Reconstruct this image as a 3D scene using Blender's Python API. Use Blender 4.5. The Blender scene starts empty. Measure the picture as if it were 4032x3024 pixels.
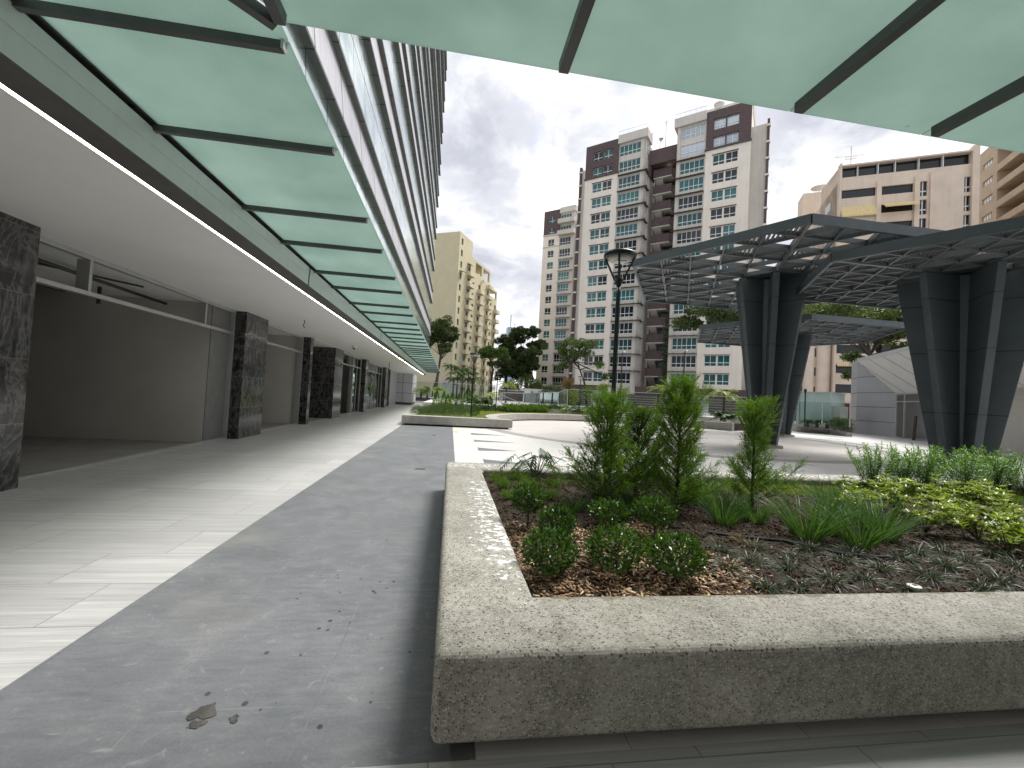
import bpy, math, random
import numpy as np
from mathutils import Vector, Matrix
random.seed(7); RNG = np.random.default_rng(11)
PI = math.pi
scene = bpy.context.scene
COL = scene.collection
# ------------------------------------------------------------------ camera
FPX, YAW, PITCH, ROLL, CAMH = 1673.73, math.radians(8.18675), math.radians(1.68321), math.radians(3.1801), 1.55
Fv = np.array([math.sin(YAW)*math.cos(PITCH), math.cos(YAW)*math.cos(PITCH), math.sin(PITCH)])
_r0 = np.array([math.cos(YAW), -math.sin(YAW), 0.0]); _u0 = np.cross(_r0, Fv)
Rv = _r0*math.cos(ROLL) + _u0*math.sin(ROLL); Uv = -_r0*math.sin(ROLL) + _u0*math.cos(ROLL)
CAM = np.array([0, 0, CAMH])
cd = bpy.data.cameras.new('camera'); co = bpy.data.objects.new('camera', cd); COL.objects.link(co)
cd.sensor_width = 36.0; cd.sensor_fit = 'HORIZONTAL'; cd.lens = FPX/4032*36; cd.clip_start = 0.05; cd.clip_end = 3000
m = Matrix.Identity(4)
for i in range(3):
    m[i][0], m[i][1], m[i][2] = Rv[i], Uv[i], -Fv[i]
m[2][3] = CAMH
co.matrix_world = m; scene.camera = co
def at(px, py, D):
    """point at horizontal distance D seen at photo pixel"""
    d = Fv + Rv*(px-2016)/FPX - Uv*(py-1512)/FPX
    return CAM + d*D/math.hypot(d[0], d[1])
def hv(deg):
    a = math.radians(deg); return np.array([math.sin(a), math.cos(a), 0.0])
# ------------------------------------------------------------------ objects
def base(o):
    b = np.zeros(3)
    while o is not None:
        b = b + np.array(o.location); o = o.parent
    return b
def thing(name, label, cat, loc=(0, 0, 0), group=None, rz=0.0):
    o = bpy.data.objects.new(name, None); COL.objects.link(o); o.location = loc; o.rotation_euler = (0, 0, rz)
    o.empty_display_size = 0.2
    return tag(o, label, cat, group)
def tag(o, label=None, cat=None, group=None, kind=None):
    if label: o['label'] = label
    if cat: o['category'] = cat
    if group: o['group'] = group
    if kind: o['kind'] = kind
    return o
def copy_tree(o, parent=None):
    c = o.copy(); COL.objects.link(c); c.parent = parent
    for ch in list(o.children): copy_tree(ch, c)
    return c
def np_mesh(name, V, Fq, mat, parent=None, smooth=False, tri=False):
    """V (n,3), Fq (m,k) arrays"""
    V = np.asarray(V, dtype=np.float32); Fq = np.asarray(Fq, dtype=np.int32); k = Fq.shape[1]
    if parent is not None: V = V - base(parent).astype(np.float32)
    me = bpy.data.meshes.new(name)
    me.vertices.add(len(V)); me.vertices.foreach_set('co', V.ravel())
    me.loops.add(Fq.size); me.loops.foreach_set('vertex_index', Fq.ravel())
    me.polygons.add(len(Fq)); me.polygons.foreach_set('loop_start', np.arange(0, Fq.size, k, dtype=np.int32))
    me.polygons.foreach_set('loop_total', np.full(len(Fq), k, dtype=np.int32))
    if smooth: me.polygons.foreach_set('use_smooth', np.ones(len(Fq), dtype=bool))
    me.update(calc_edges=True); me.validate()
    me.materials.append(mat)
    o = bpy.data.objects.new(name, me); COL.objects.link(o)
    if parent is not None: o.parent = parent
    return o
class MB:
    def __init__(s): s.v = []; s.f = []
    def add(s, vs, fs):
        n = len(s.v); s.v += [tuple(float(c) for c in q) for q in vs]; s.f += [tuple(i+n for i in f) for f in fs]; return s
    def hexa(s, q):
        return s.add(q, [(0, 3, 2, 1), (4, 5, 6, 7), (0, 1, 5, 4), (1, 2, 6, 5), (2, 3, 7, 6), (3, 0, 4, 7)])
    def box(s, x0, x1, y0, y1, z0, z1):
        return s.hexa([(x0, y0, z0), (x1, y0, z0), (x1, y1, z0), (x0, y1, z0), (x0, y0, z1), (x1, y0, z1), (x1, y1, z1), (x0, y1, z1)])
    def obox(s, c, a, b, d):
        c, a, b, d = (np.array(t, float) for t in (c, a, b, d))
        return s.hexa([c-a-b-d, c+a-b-d, c+a+b-d, c-a+b-d, c-a-b+d, c+a-b+d, c+a+b+d, c-a+b+d])
    def beam(s, p, q, w, h, up=(0, 0, 1)):
        """bar from p to q, w wide, h deep, centred"""
        p, q = np.array(p, float), np.array(q, float); d = q-p; L = np.linalg.norm(d); d = d/L
        sx = np.cross(d, up); sx = sx/np.linalg.norm(sx); sz = np.cross(sx, d)
        return s.obox((p+q)/2, d*L/2, sx*w/2, sz*h/2)
    def prism(s, poly, z0, z1):
        n = len(poly)
        vs = [(p[0], p[1], z0) for p in poly] + [(p[0], p[1], z1) for p in poly]
        fs = [tuple(range(n))[::-1], tuple(range(n, 2*n))] + [(i, (i+1) % n, n+(i+1) % n, n+i) for i in range(n)]
        return s.add(vs, fs)
    def extr(s, poly3, d):
        n = len(poly3); d = np.array(d, float); P = [np.array(p, float) for p in poly3]
        return s.add(P+[p+d for p in P], [tuple(range(n))[::-1], tuple(range(n, 2*n))] + [(i, (i+1) % n, n+(i+1) % n, n+i) for i in range(n)])
    def quad(s, *p): return s.add(p, [tuple(range(len(p)))])
    def tube(s, pts, r, n=8, cap=True):
        P = [np.array(p, float) for p in pts]; k = len(P)
        R = r if isinstance(r, (list, tuple, np.ndarray)) else [r]*k
        vs = []; ref = np.array([0.31, 0.87, 0.39])
        for i in range(k):
            t = P[min(i+1, k-1)] - P[max(i-1, 0)]; t = t/(np.linalg.norm(t)+1e-9)
            a = np.cross(t, ref); a = a/(np.linalg.norm(a)+1e-9); b = np.cross(t, a)
            for j in range(n):
                th = 2*PI*j/n; vs.append(P[i] + R[i]*(a*math.cos(th)+b*math.sin(th)))
        fs = [(i*n+j, i*n+(j+1) % n, (i+1)*n+(j+1) % n, (i+1)*n+j) for i in range(k-1) for j in range(n)]
        if cap: fs += [tuple(range(n))[::-1], tuple(range((k-1)*n, k*n))]
        return s.add(vs, fs)
    def lathe(s, prof, c=(0, 0, 0), n=24):
        vs = []; k = len(prof)
        for r, z in prof:
            for j in range(n):
                th = 2*PI*j/n; vs.append((c[0]+r*math.cos(th), c[1]+r*math.sin(th), c[2]+z))
        fs = [(i*n+j, i*n+(j+1) % n, (i+1)*n+(j+1) % n, (i+1)*n+j) for i in range(k-1) for j in range(n)]
        fs += [tuple(range(n))[::-1], tuple(range((k-1)*n, k*n))]
        return s.add(vs, fs)
    def arc(s, c, r0, r1, a0, a1, z0, z1, n=40):
        A = [math.radians(a0+(a1-a0)*i/n) for i in range(n+1)]
        vs = []
        for a in A:
            ca, sa = math.cos(a), math.sin(a)
            vs += [(c[0]+r0*ca, c[1]+r0*sa, z0), (c[0]+r1*ca, c[1]+r1*sa, z0), (c[0]+r1*ca, c[1]+r1*sa, z1), (c[0]+r0*ca, c[1]+r0*sa, z1)]
        fs = [(0, 1, 2, 3), (n*4+3, n*4+2, n*4+1, n*4)]
        for i in range(n):
            for j in range(4):
                fs.append((i*4+j, (i+1)*4+j, (i+1)*4+(j+1) % 4, i*4+(j+1) % 4))
        return s.add(vs, fs)
    def build(s, name, mat, parent=None, smooth=False, bevel=0, seg=2):
        b = base(parent) if parent is not None else np.zeros(3)
        me = bpy.data.meshes.new(name)
        me.from_pydata([(v[0]-b[0], v[1]-b[1], v[2]-b[2]) for v in s.v], [], s.f); me.materials.append(mat)
        import bmesh
        bm = bmesh.new(); bm.from_mesh(me); bmesh.ops.recalc_face_normals(bm, faces=bm.faces); bm.to_mesh(me); bm.free()
        if smooth:
            for p in me.polygons: p.use_smooth = True
        o = bpy.data.objects.new(name, me); COL.objects.link(o)
        if parent is not None: o.parent = parent
        if bevel:
            md = o.modifiers.new('edge', 'BEVEL'); md.width = bevel; md.segments = seg; md.limit_method = 'ANGLE'; md.angle_limit = math.radians(40)
        return o
def struct(name, mb, mat, **k):
    return tag(mb.build(name, mat, **k), kind='structure')
class Fac:
    """facade frame: u along the wall, z up, d out towards the viewer"""
    def __init__(s, P0, hd, k=1.0):
        s.P = np.array([P0[0], P0[1], 0.0]); s.u = hv(hd); s.n = hv(hd+90); s.k = k
    def z(s, z): return CAMH+(z-CAMH)*s.k
    def pt(s, u, z, d=0.0): return s.P + s.u*u*s.k + s.n*d + np.array([0, 0, s.z(z)])
    def box(s, mb, u0, u1, z0, z1, d0, d1):
        return mb.hexa([s.pt(u0, z0, d0), s.pt(u1, z0, d0), s.pt(u1, z0, d1), s.pt(u0, z0, d1), s.pt(u0, z1, d0), s.pt(u1, z1, d0), s.pt(u1, z1, d1), s.pt(u0, z1, d1)])
    def wall(s, mb, u0, u1, z0, z1, ops, d0, d1):
        """wall with openings (ua,ub,za,zb)"""
        zs = sorted({z0, z1} | {z for o in ops for z in o[2:] if z0 < z < z1})
        for a, b in zip(zs, zs[1:]):
            zm = (a+b)/2
            row = sorted((o[0], o[1]) for o in ops if o[2] < zm < o[3])
            x = u0
            for o in row:
                if o[0] > x: s.box(mb, x, o[0], a, b, d0, d1)
                x = max(x, o[1])
            if x < u1: s.box(mb, x, u1, a, b, d0, d1)
        return mb
# ------------------------------------------------------------------ materials
class NT:
    def __init__(s, name):
        s.m = bpy.data.materials.new(name); s.m.use_nodes = True; s.t = s.m.node_tree; s.t.nodes.clear()
        s.out = s.t.nodes.new('ShaderNodeOutputMaterial')
    def n(s, typ, ins=None, **attrs):
        nd = s.t.nodes.new(typ)
        for k, v in attrs.items(): setattr(nd, k, v)
        for k, v in (ins or {}).items():
            sock = nd.inputs[k]
            if hasattr(v, 'is_output') or isinstance(v, bpy.types.NodeSocket): s.t.links.new(v, sock)
            else:
                if isinstance(v, (tuple, list)) and len(v) == 3 and sock.type == 'RGBA': v = (*v, 1)
                sock.default_value = v
        return nd
    def link(s, a, b): s.t.links.new(a, b)
    def pos(s): return s.n('ShaderNodeNewGeometry').outputs['Position']
    def obj(s): return s.n('ShaderNodeTexCoord').outputs['Object']
    def mapping(s, vec, scale=(1, 1, 1), loc=(0, 0, 0), rot=(0, 0, 0)):
        return s.n('ShaderNodeMapping', {'Vector': vec, 'Scale': scale, 'Location': loc, 'Rotation': rot}).outputs[0]
    def noise(s, vec, scale, detail=4, rough=.55, dist=0.0):
        return s.n('ShaderNodeTexNoise', {'Vector': vec, 'Scale': scale, 'Detail': detail, 'Roughness': rough, 'Distortion': dist}).outputs[0]
    def ramp(s, fac, stops, interp='LINEAR'):
        r = s.n('ShaderNodeValToRGB', {'Fac': fac}); cr = r.color_ramp; cr.interpolation = interp
        while len(cr.elements) < len(stops): cr.elements.new(.5)
        for e, (p, c) in zip(cr.elements, stops):
            e.position = p; e.color = (*c, 1) if isinstance(c, (tuple, list)) else (c, c, c, 1)
        return r.outputs[0]
    def mix(s, fac, a, b, typ='MIX'):
        nd = s.n('ShaderNodeMix', data_type='RGBA', blend_type=typ)
        for sock, v in ((nd.inputs[0], fac), (nd.inputs[6], a), (nd.inputs[7], b)):
            if isinstance(v, bpy.types.NodeSocket): s.link(v, sock)
            else: sock.default_value = (*v, 1) if isinstance(v, (tuple, list)) and len(v) == 3 else v
        return nd.outputs[2]
    def math(s, op, a, b=0.0, c=0.0):
        nd = s.n('ShaderNodeMath', operation=op)
        for i, v in enumerate((a, b, c)):
            if isinstance(v, bpy.types.NodeSocket): s.link(v, nd.inputs[i])
            else: nd.inputs[i].default_value = v
        return nd.outputs[0]
    def sep(s, v): return s.n('ShaderNodeSeparateXYZ', {'Vector': v}).outputs
    def bump(s, h, strength=.3, dist=.01):
        return s.n('ShaderNodeBump', {'Height': h, 'Strength': strength, 'Distance': dist}).outputs[0]
    def pbsdf(s, color, rough=.5, metal=0.0, normal=None, spec=.5, **kw):
        ins = {'Base Color': color, 'Roughness': rough, 'Metallic': metal, 'Specular IOR Level': spec}
        if normal is not None: ins['Normal'] = normal
        ins.update(kw)
        return s.n('ShaderNodeBsdfPrincipled', ins).outputs[0]
    def done(s, sh): s.link(sh, s.out.inputs[0]); return s.m
def plain(name, c, rough=.5, metal=0.0, var=.12, scale=3.0, bump=0.0, bscale=40.0, spec=.5, aniso=None, dirt=None):
    t = NT(name); p = t.pos()
    v = t.mapping(p, aniso) if aniso else p
    f = t.noise(v, scale, 5, .6)
    col = t.ramp(f, [(.3, tuple(x*(1-var) for x in c)), (.7, tuple(min(1, x*(1+var)) for x in c))])
    if dirt:   # vertical streaks of grime
        g = t.ramp(t.noise(t.mapping(p, (2.2, 2.2, .12)), 1.0, 5, .65), [(.45, 0.0), (.75, 1.0)])
        col = t.mix(t.math('MULTIPLY', g, dirt), col, tuple(x*.55 for x in c))
    nrm = t.bump(t.noise(p, bscale, 3, .6), bump, .01) if bump else None
    rg = t.ramp(t.noise(p, scale*2.3, 3), [(.3, max(0, rough-.07)), (.7, min(1, rough+.07))])
    return t.done(t.pbsdf(col, rg, metal, nrm, spec))
def leafmat(name, ca, cb, rough=.45, trans=.35, spec=.5, tint=(1.25, 1.3, .5)):
    t = NT(name); r = t.n('ShaderNodeNewGeometry').outputs['Random Per Island']
    nz = t.noise(t.pos(), 1.7, 3)
    f = t.math('ADD', t.math('MULTIPLY', r, .7), t.math('MULTIPLY', nz, .45))
    col = t.ramp(f, [(.2, ca), (.85, cb)])
    pb = t.pbsdf(col, rough, 0, None, spec)
    tc = t.mix(1.0, col, tint, 'MULTIPLY')
    tr = t.n('ShaderNodeBsdfTranslucent', {'Color': tc}).outputs[0]
    return t.done(t.n('ShaderNodeMixShader', {0: trans, 1: pb, 2: tr}).outputs[0])
def tiles(t, p, w, h, mortar, off, loc=(0, 0, 0)):
    b = t.n('ShaderNodeTexBrick', {'Vector': t.mapping(p, (1, 1, 1), loc), 'Color1': (0, 0, 0), 'Color2': (1, 1, 1), 'Mortar': (.5, .5, .5), 'Scale': 1.0, 'Mortar Size': mortar, 'Mortar Smooth': .05, 'Bias': 0.0, 'Brick Width': w, 'Row Height': h})
    b.offset = off; b.offset_frequency = 2; b.squash = 1.0
    return b.outputs['Color'], b.outputs['Fac']
def m_travertine(name, lo, hi, rough=.42, joint=.35, w=1.2, h=.6, off=.35, loc=(0, .02, 0), tilevar=.10, stretch=1.0):
    t = NT(name); p = t.pos()
    tc, tf = tiles(t, p, w, h, .0035, off, loc)
    tv = t.sep(tc)[0]
    sh = t.n('ShaderNodeCombineXYZ', {'X': t.math('MULTIPLY', tv, 7.0), 'Y': t.math('MULTIPLY', tv, 3.0), 'Z': tv}).outputs[0]
    q = t.n('ShaderNodeVectorMath', {0: p, 1: sh}, operation='ADD').outputs[0]
    a = t.noise(t.mapping(q, (.55*stretch, 16, 1)), 1.0, 5, .62, .35)
    b = t.noise(t.mapping(q, (2.2*stretch, 70, 1)), 1.0, 4, .6, .2)
    c = t.noise(p, .7, 3)
    f = t.math('ADD', t.math('MULTIPLY', a, .55), t.math('MULTIPLY', b, .45))
    col = t.ramp(f, [(.33, lo), (.52, tuple((x+y)/2 for x, y in zip(lo, hi))), (.68, hi)])
    col = t.mix(t.math('MULTIPLY', tv, tilevar), col, tuple(x*.6 for x in lo))
    col = t.mix(t.ramp(c, [(.4, 0.0), (.75, .22)]), col, tuple(x*.75 for x in lo))
    col = t.mix(t.math('MULTIPLY', tf, joint+.3), col, (.10, .10, .10))
    rg = t.ramp(b, [(.3, rough-.08), (.7, rough+.12)])
    nrm = t.bump(t.math('SUBTRACT', t.math('MULTIPLY', b, .15), tf), .25, .004)
    return t.done(t.pbsdf(col, rg, 0, nrm, .45))
M = {}
M['light_tile'] = m_travertine('light_striped_tile', (.36, .362, .36), (.64, .642, .635), tilevar=.22)
M['plaza_tile'] = m_travertine('white_plaza_tile', (.58, .565, .545), (.78, .77, .75), .5, .15, .9, .6, .3, stretch=.7)
M['deck_tile'] = m_travertine('striped_deck_tile', (.50, .465, .435), (.78, .76, .735), .5, .25, 1.8, .22, .4, stretch=.35, tilevar=.30)
M['band_tile'] = m_travertine('grey_band_tile', (.27, .25, .235), (.44, .42, .40), .5, .2, .6, .3, .3)
def m_slate():
    t = NT('grey_slate_tile'); p = t.pos()
    tc, tf = tiles(t, p, .74, .395, .003, 0.0, (.56+.74, -.24+.395, 0))
    tv = t.sep(tc)[0]
    a = t.noise(p, 2.2, 6, .65, .6); b = t.noise(t.mapping(p, (5, 22, 1)), 1.0, 5, .6, .5); c = t.noise(p, 60, 4, .7)
    f = t.math('ADD', t.math('ADD', t.math('MULTIPLY', a, .38), t.math('MULTIPLY', b, .32)), t.math('MULTIPLY', c, .30))
    col = t.ramp(f, [(.34, (.105, .113, .124)), (.5, (.155, .163, .176)), (.66, (.225, .23, .24))])
    col = t.mix(t.math('MULTIPLY', tv, .16), col, (.09, .097, .105))
    # pale dusty footprints and scuffs
    d = t.ramp(t.noise(p, 7.5, 8, .74, 1.6), [(.58, 0.0), (.70, .75)])
    col = t.mix(t.math('MULTIPLY', d, .6), col, (.38, .385, .38))
    d2 = t.ramp(t.noise(t.mapping(p, (1, .6, 1), (4, 9, 0)), 26, 6, .75, 1.0), [(.60, 0.0), (.72, .6)])
    col = t.mix(t.math('MULTIPLY', d2, .45), col, (.36, .365, .36))
    wv = t.ramp(t.noise(t.mapping(p, (.6, 9, 1), rot=(0, 0, .7)), 2.0, 6, .7, 2.0), [(.66, 0.0), (.70, .5), (.76, 0.0)])
    col = t.mix(t.math('MULTIPLY', wv, .6), col, (.48, .48, .46))
    # yellowish worn patch
    g = t.ramp(t.noise(p, .8, 3), [(.55, 0.0), (.72, .35)])
    col = t.mix(g, col, (.30, .295, .255))
    # grout: partly pale, partly dark
    jn = t.ramp(t.noise(p, 1.6, 3), [(.42, (.075, .08, .085)), (.58, (.27, .275, .27))])
    col = t.mix(t.math('MULTIPLY', tf, .42), col, jn)
    # drips of water along the planter
    x, y, z = t.sep(p)
    vo = t.n('ShaderNodeTexVoronoi', {'Vector': t.mapping(p, (1, .8, 1)), 'Scale': 15.0, 'Randomness': 1.0})
    keep = t.ramp(t.sep(vo.outputs['Color'])[0], [(.45, 0.0), (.47, 1.0)])
    size = t.math('MULTIPLY_ADD', t.sep(vo.outputs['Color'])[1], .16, .06)
    drop = t.math('MULTIPLY', t.math('LESS_THAN', vo.outputs['Distance'], size), keep)
    mx = t.ramp(t.math('ABSOLUTE', t.math('ADD', x, .62)), [(.35, 1.0), (.75, 0.0)])
    my = t.ramp(t.math('MULTIPLY', t.math('ABSOLUTE', t.math('SUBTRACT', y, 3.3)), .25), [(.22, 1.0), (.42, 0.0)])
    mk = t.math('MULTIPLY', t.math('MULTIPLY', mx, my), t.ramp(t.noise(p, 2.6, 2), [(.4, 0.0), (.55, 1.0)]))
    dr = t.math('MULTIPLY', drop, t.math('GREATER_THAN', mk, .35))
    col = t.mix(t.math('MULTIPLY', dr, .85), col, (.035, .035, .037))
    rg = t.math('SUBTRACT', t.ramp(a, [(.3, .48), (.7, .68)]), t.math('MULTIPLY', dr, .25))
    nrm = t.bump(t.math('SUBTRACT', t.math('MULTIPLY', c, .25), tf), .22, .004)
    return t.done(t.pbsdf(col, rg, 0, nrm, .4))
M['slate'] = m_slate()
def m_concrete(name, aggr=1.0, spots=True, cols=((.20, .19, .16), (.32, .305, .265), (.47, .45, .405))):
    t = NT(name); p = t.pos()
    a = t.noise(p, 3.0, 6, .65); b = t.noise(p, 30, 4, .7)
    f = t.math('ADD', t.math('MULTIPLY', a, .55), t.math('MULTIPLY', b, .45))
    col = t.ramp(f, [(.34, cols[0]), (.5, cols[1]), (.68, cols[2])])
    v1 = t.n('ShaderNodeTexVoronoi', {'Vector': p, 'Scale': 95.0}); v2 = t.n('ShaderNodeTexVoronoi', {'Vector': p, 'Scale': 55.0})
    r1 = t.sep(v1.outputs['Color'])[0]; r2 = t.sep(v2.outputs['Color'])[1]
    s1 = t.math('MULTIPLY', t.math('LESS_THAN', v1.outputs['Distance'], .42), t.math('GREATER_THAN', r1, .72))
    s2 = t.math('MULTIPLY', t.math('LESS_THAN', v2.outputs['Distance'], .36), t.math('GREATER_THAN', r2, .74))
    s3 = t.math('MULTIPLY', t.math('LESS_THAN', v1.outputs['Distance'], .40), t.math('LESS_THAN', r1, .24))
    col = t.mix(t.math('MULTIPLY', s1, .6*aggr), col, (.62, .60, .55))
    col = t.mix(t.math('MULTIPLY', s3, .8*aggr), col, (.07, .07, .06))
    col = t.mix(t.math('MULTIPLY', s2, .85*aggr), col, (.05, .055, .05))
    # mossy and rusty tinting in large patches
    col = t.mix(t.ramp(t.noise(p, 1.3, 3), [(.52, 0.0), (.72, .22)]), col, (.24, .25, .16))
    rough = .8
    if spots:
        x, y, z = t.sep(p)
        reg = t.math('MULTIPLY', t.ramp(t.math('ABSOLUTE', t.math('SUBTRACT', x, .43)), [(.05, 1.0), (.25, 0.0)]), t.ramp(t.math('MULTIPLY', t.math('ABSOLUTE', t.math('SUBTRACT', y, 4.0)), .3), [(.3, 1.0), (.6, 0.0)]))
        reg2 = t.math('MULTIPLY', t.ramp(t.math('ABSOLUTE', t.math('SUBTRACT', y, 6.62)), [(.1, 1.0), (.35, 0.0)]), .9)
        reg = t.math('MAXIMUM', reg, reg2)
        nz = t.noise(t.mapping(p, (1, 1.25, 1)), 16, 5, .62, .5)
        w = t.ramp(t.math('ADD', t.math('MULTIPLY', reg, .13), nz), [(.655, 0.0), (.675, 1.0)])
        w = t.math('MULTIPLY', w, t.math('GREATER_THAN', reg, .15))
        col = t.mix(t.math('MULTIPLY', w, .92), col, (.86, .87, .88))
        # damp strip along the inner edges
        nf = t.noise(t.mapping(p, (1, 1, 1)), 9, 4, .6)
        e = t.math('ADD', t.math('MULTIPLY', t.math('SUBTRACT', y, 2.335), 5.5), t.math('MULTIPLY', nf, 1.1))
        wet = t.math('MULTIPLY', t.ramp(e, [(.42, 0.0), (.50, 1.0)]), t.math('LESS_THAN', y, 2.6))
        wet = t.math('MULTIPLY', wet, t.math('GREATER_THAN', x, .62))
        col = t.mix(t.math('MULTIPLY', wet, .75), col, (.15, .13, .07))
    h = t.math('SUBTRACT', t.math('ADD', t.math('MULTIPLY', b, .6), t.math('MULTIPLY', s1, .5)), t.math('MULTIPLY', t.math('MAXIMUM', s2, s3), .6))
    return t.done(t.pbsdf(col, rough, 0, t.bump(h, .55, .006), .35))
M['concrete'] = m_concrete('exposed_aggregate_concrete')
M['concrete_far'] = m_concrete('pale_bench_concrete', .5, False, ((.34, .325, .29), (.43, .415, .38), (.55, .535, .50)))
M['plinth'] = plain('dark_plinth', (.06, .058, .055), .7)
def m_marble():
    t = NT('black_veined_marble'); p = t.pos(); x, y, z = t.sep(p)
    tz = t.math('FLOOR', t.math('MULTIPLY', z, 1.19)); ty = t.math('FLOOR', t.math('MULTIPLY', y, 1.45))
    sh = t.n('ShaderNodeCombineXYZ', {'X': t.math('MULTIPLY', tz, 3.7), 'Y': t.math('MULTIPLY', ty, 5.1), 'Z': t.math('MULTIPLY', tz, 7.3)}).outputs[0]
    q = t.n('ShaderNodeVectorMath', {0: p, 1: sh}, operation='ADD').outputs[0]
    a = t.noise(t.mapping(q, (2, 2, .8), rot=(.4, 0, 0)), 1.6, 9, .68, 1.8)
    vein = t.ramp(t.math('ABSOLUTE', t.math('SUBTRACT', t.noise(t.mapping(q, (1.6, 1.6, .7), rot=(.5, .2, .3)), 1.5, 8, .66, 2.2), .5)), [(.0, 1.0), (.035, .25), (.10, 0.0)])
    col = t.ramp(a, [(.40, (.004, .004, .005)), (.50, (.014, .014, .016)), (.60, (.055, .052, .051)), (.74, (.15, .142, .135))])
    col = t.mix(t.math('MULTIPLY', vein, .5), col, (.24, .235, .23))
    fz = t.math('FRACT', t.math('MULTIPLY', z, 1.19)); jl = t.math('LESS_THAN', fz, .012)
    col = t.mix(t.math('MULTIPLY', jl, .6), col, (.22, .21, .20))
    return t.done(t.pbsdf(col, .14, 0, None, .55))
M['marble'] = m_marble()
def m_frost():
    t = NT('frosted_green_glass'); p = t.pos()
    a = t.noise(p, 1.1, 4, .6); b = t.noise(p, 130, 3, .7)
    d = t.ramp(t.n('ShaderNodeTexVoronoi', {'Vector': p, 'Scale': 1.6}).outputs['Distance'], [(.015, .7), (.035, 0.0)])
    sm = t.ramp(t.noise(p, 6, 5, .7, 1.0), [(.62, 0.0), (.8, .16)])
    c = t.ramp(t.math('ADD', t.math('MULTIPLY', a, .6), t.math('MULTIPLY', b, .4)), [(.34, (.44, .555, .515)), (.66, (.59, .70, .66))])
    c = t.mix(t.math('MULTIPLY', d, .75), c, (.16, .2, .18)); c = t.mix(sm, c, (.42, .5, .46))
    tr = t.n('ShaderNodeBsdfTranslucent', {'Color': c}).outputs[0]
    df = t.pbsdf((.27, .40, .36), .35, 0, None, .5)
    return t.done(t.n('ShaderNodeMixShader', {0: .30, 1: tr, 2: df}).outputs[0])
M['frost'] = m_frost()
def m_clear(name, tint=(.86, .93, .90), refl=.10):
    t = NT(name)
    fr = t.n('ShaderNodeFresnel', {'IOR': 1.45}).outputs[0]
    tr = t.n('ShaderNodeBsdfTransparent', {'Color': (*tint, 1)}).outputs[0]
    gl = t.n('ShaderNodeBsdfGlossy', {'Color': (.9, .95, .95, 1), 'Roughness': .02}).outputs[0]
    f = t.math('MINIMUM', t.math('ADD', t.math('MULTIPLY', fr, .8), refl*.3), .8)
    return t.done(t.n('ShaderNodeMixShader', {0: f, 1: tr, 2: gl}).outputs[0])
M['clear'] = m_clear('clear_glass', (.95, .97, .96), .05)
M['door_glass'] = m_clear('green_door_glass', (.30, .42, .40), .25)
M['fence_glass'] = m_clear('pale_fence_glass', (.87, .92, .91), .05)
def m_glossglass(name, c, rough=.06, var=.25, metal=0.0, spec=.45):
    t = NT(name); p = t.pos(); r = t.n('ShaderNodeObjectInfo').outputs['Random']
    a = t.noise(p, .5, 4)
    f = t.math('ADD', t.math('MULTIPLY', r, .5), t.math('MULTIPLY', a, .6))
    col = t.ramp(f, [(.25, tuple(x*(1-var) for x in c)), (.8, tuple(x*(1+var) for x in c))])
    nrm = t.bump(t.noise(p, .8, 2), .03, .05)
    return t.done(t.pbsdf(col, rough, metal, nrm, spec))
M['teal_pane'] = m_glossglass('teal_window_glass', (.022, .115, .118), .05, .5)
M['dark_pane'] = m_glossglass('dark_window_glass', (.014, .022, .026), .05, .4)
M['pale_pane'] = m_glossglass('sky_tinted_mirror_glass', (.40, .45, .48), .06, .3, .6)  # pale tone stands for reflected sky, on top of the real mirror sheen
M['black_pane'] = m_glossglass('black_ribbon_glass', (.010, .011, .013), .12, .4, 0, .5)
def m_tower_glass():
    t = NT('mirror_tower_glass'); p = t.pos(); x, y, z = t.sep(p)
    j = t.math('MAXIMUM', t.math('LESS_THAN', t.math('FRACT', t.math('MULTIPLY', y, .72)), .035), t.math('LESS_THAN', t.math('ABSOLUTE', t.math('SUBTRACT', t.math('FRACT', t.math('MULTIPLY', t.math('SUBTRACT', z, 9.25), .27027)), .30)), .010))
    a = t.noise(t.mapping(p, (1, .7, 1.6)), 1.1, 7, .72, .6)
    col = t.ramp(a, [(.36, (.36, .47, .46)), (.5, (.56, .66, .645)), (.64, (.74, .80, .78))])  # mottled tones stand for tree and cloud reflections, painted into the colour
    col = t.mix(j, col, (.02, .025, .025))
    rg = t.ramp(t.noise(p, 3, 5, .7), [(.35, .08), (.7, .22)])
    return t.done(t.pbsdf(col, rg, .85, t.bump(t.noise(p, .6, 2), .04, .05), .8))
M['tower_glass'] = m_tower_glass()
def m_panel(name, c, metal, rough, jy=.72, var=.12, streak=True):
    t = NT(name); p = t.pos(); x, y, z = t.sep(p)
    a = t.noise(t.mapping(p, (6, 9, .5)) if streak else p, 1.0, 5, .65)
    col = t.ramp(a, [(.3, tuple(k*(1-var) for k in c)), (.7, tuple(k*(1+var) for k in c))])
    col = t.mix(t.math('LESS_THAN', t.math('FRACT', t.math('MULTIPLY', y, jy)), .03 if jy > .3 else .008), col, (.02, .02, .022))
    return t.done(t.pbsdf(col, rough, metal, None, .5))
M['lilac_panel'] = m_panel('brushed_spandrel_panel', (.53, .52, .55), .5, .34, .48, .2)
M['soffit_panel'] = m_panel('dark_soffit_panel', (.15, .158, .152), .1, .5, .72)
M['fascia'] = m_panel('satin_fascia_panel', (.62, .66, .64), .1, .42, .118, .04)
M['soffit_dark'] = plain('dark_taupe_edge_panel', (.10, .095, .09), .6)
M['steel_dark'] = plain('dark_grey_painted_steel', (.085, .086, .088), .45, 0, .1, 6)
M['ceiling'] = plain('white_soffit_plaster', (.86, .85, .83), .75, 0, .03, .6)
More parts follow.
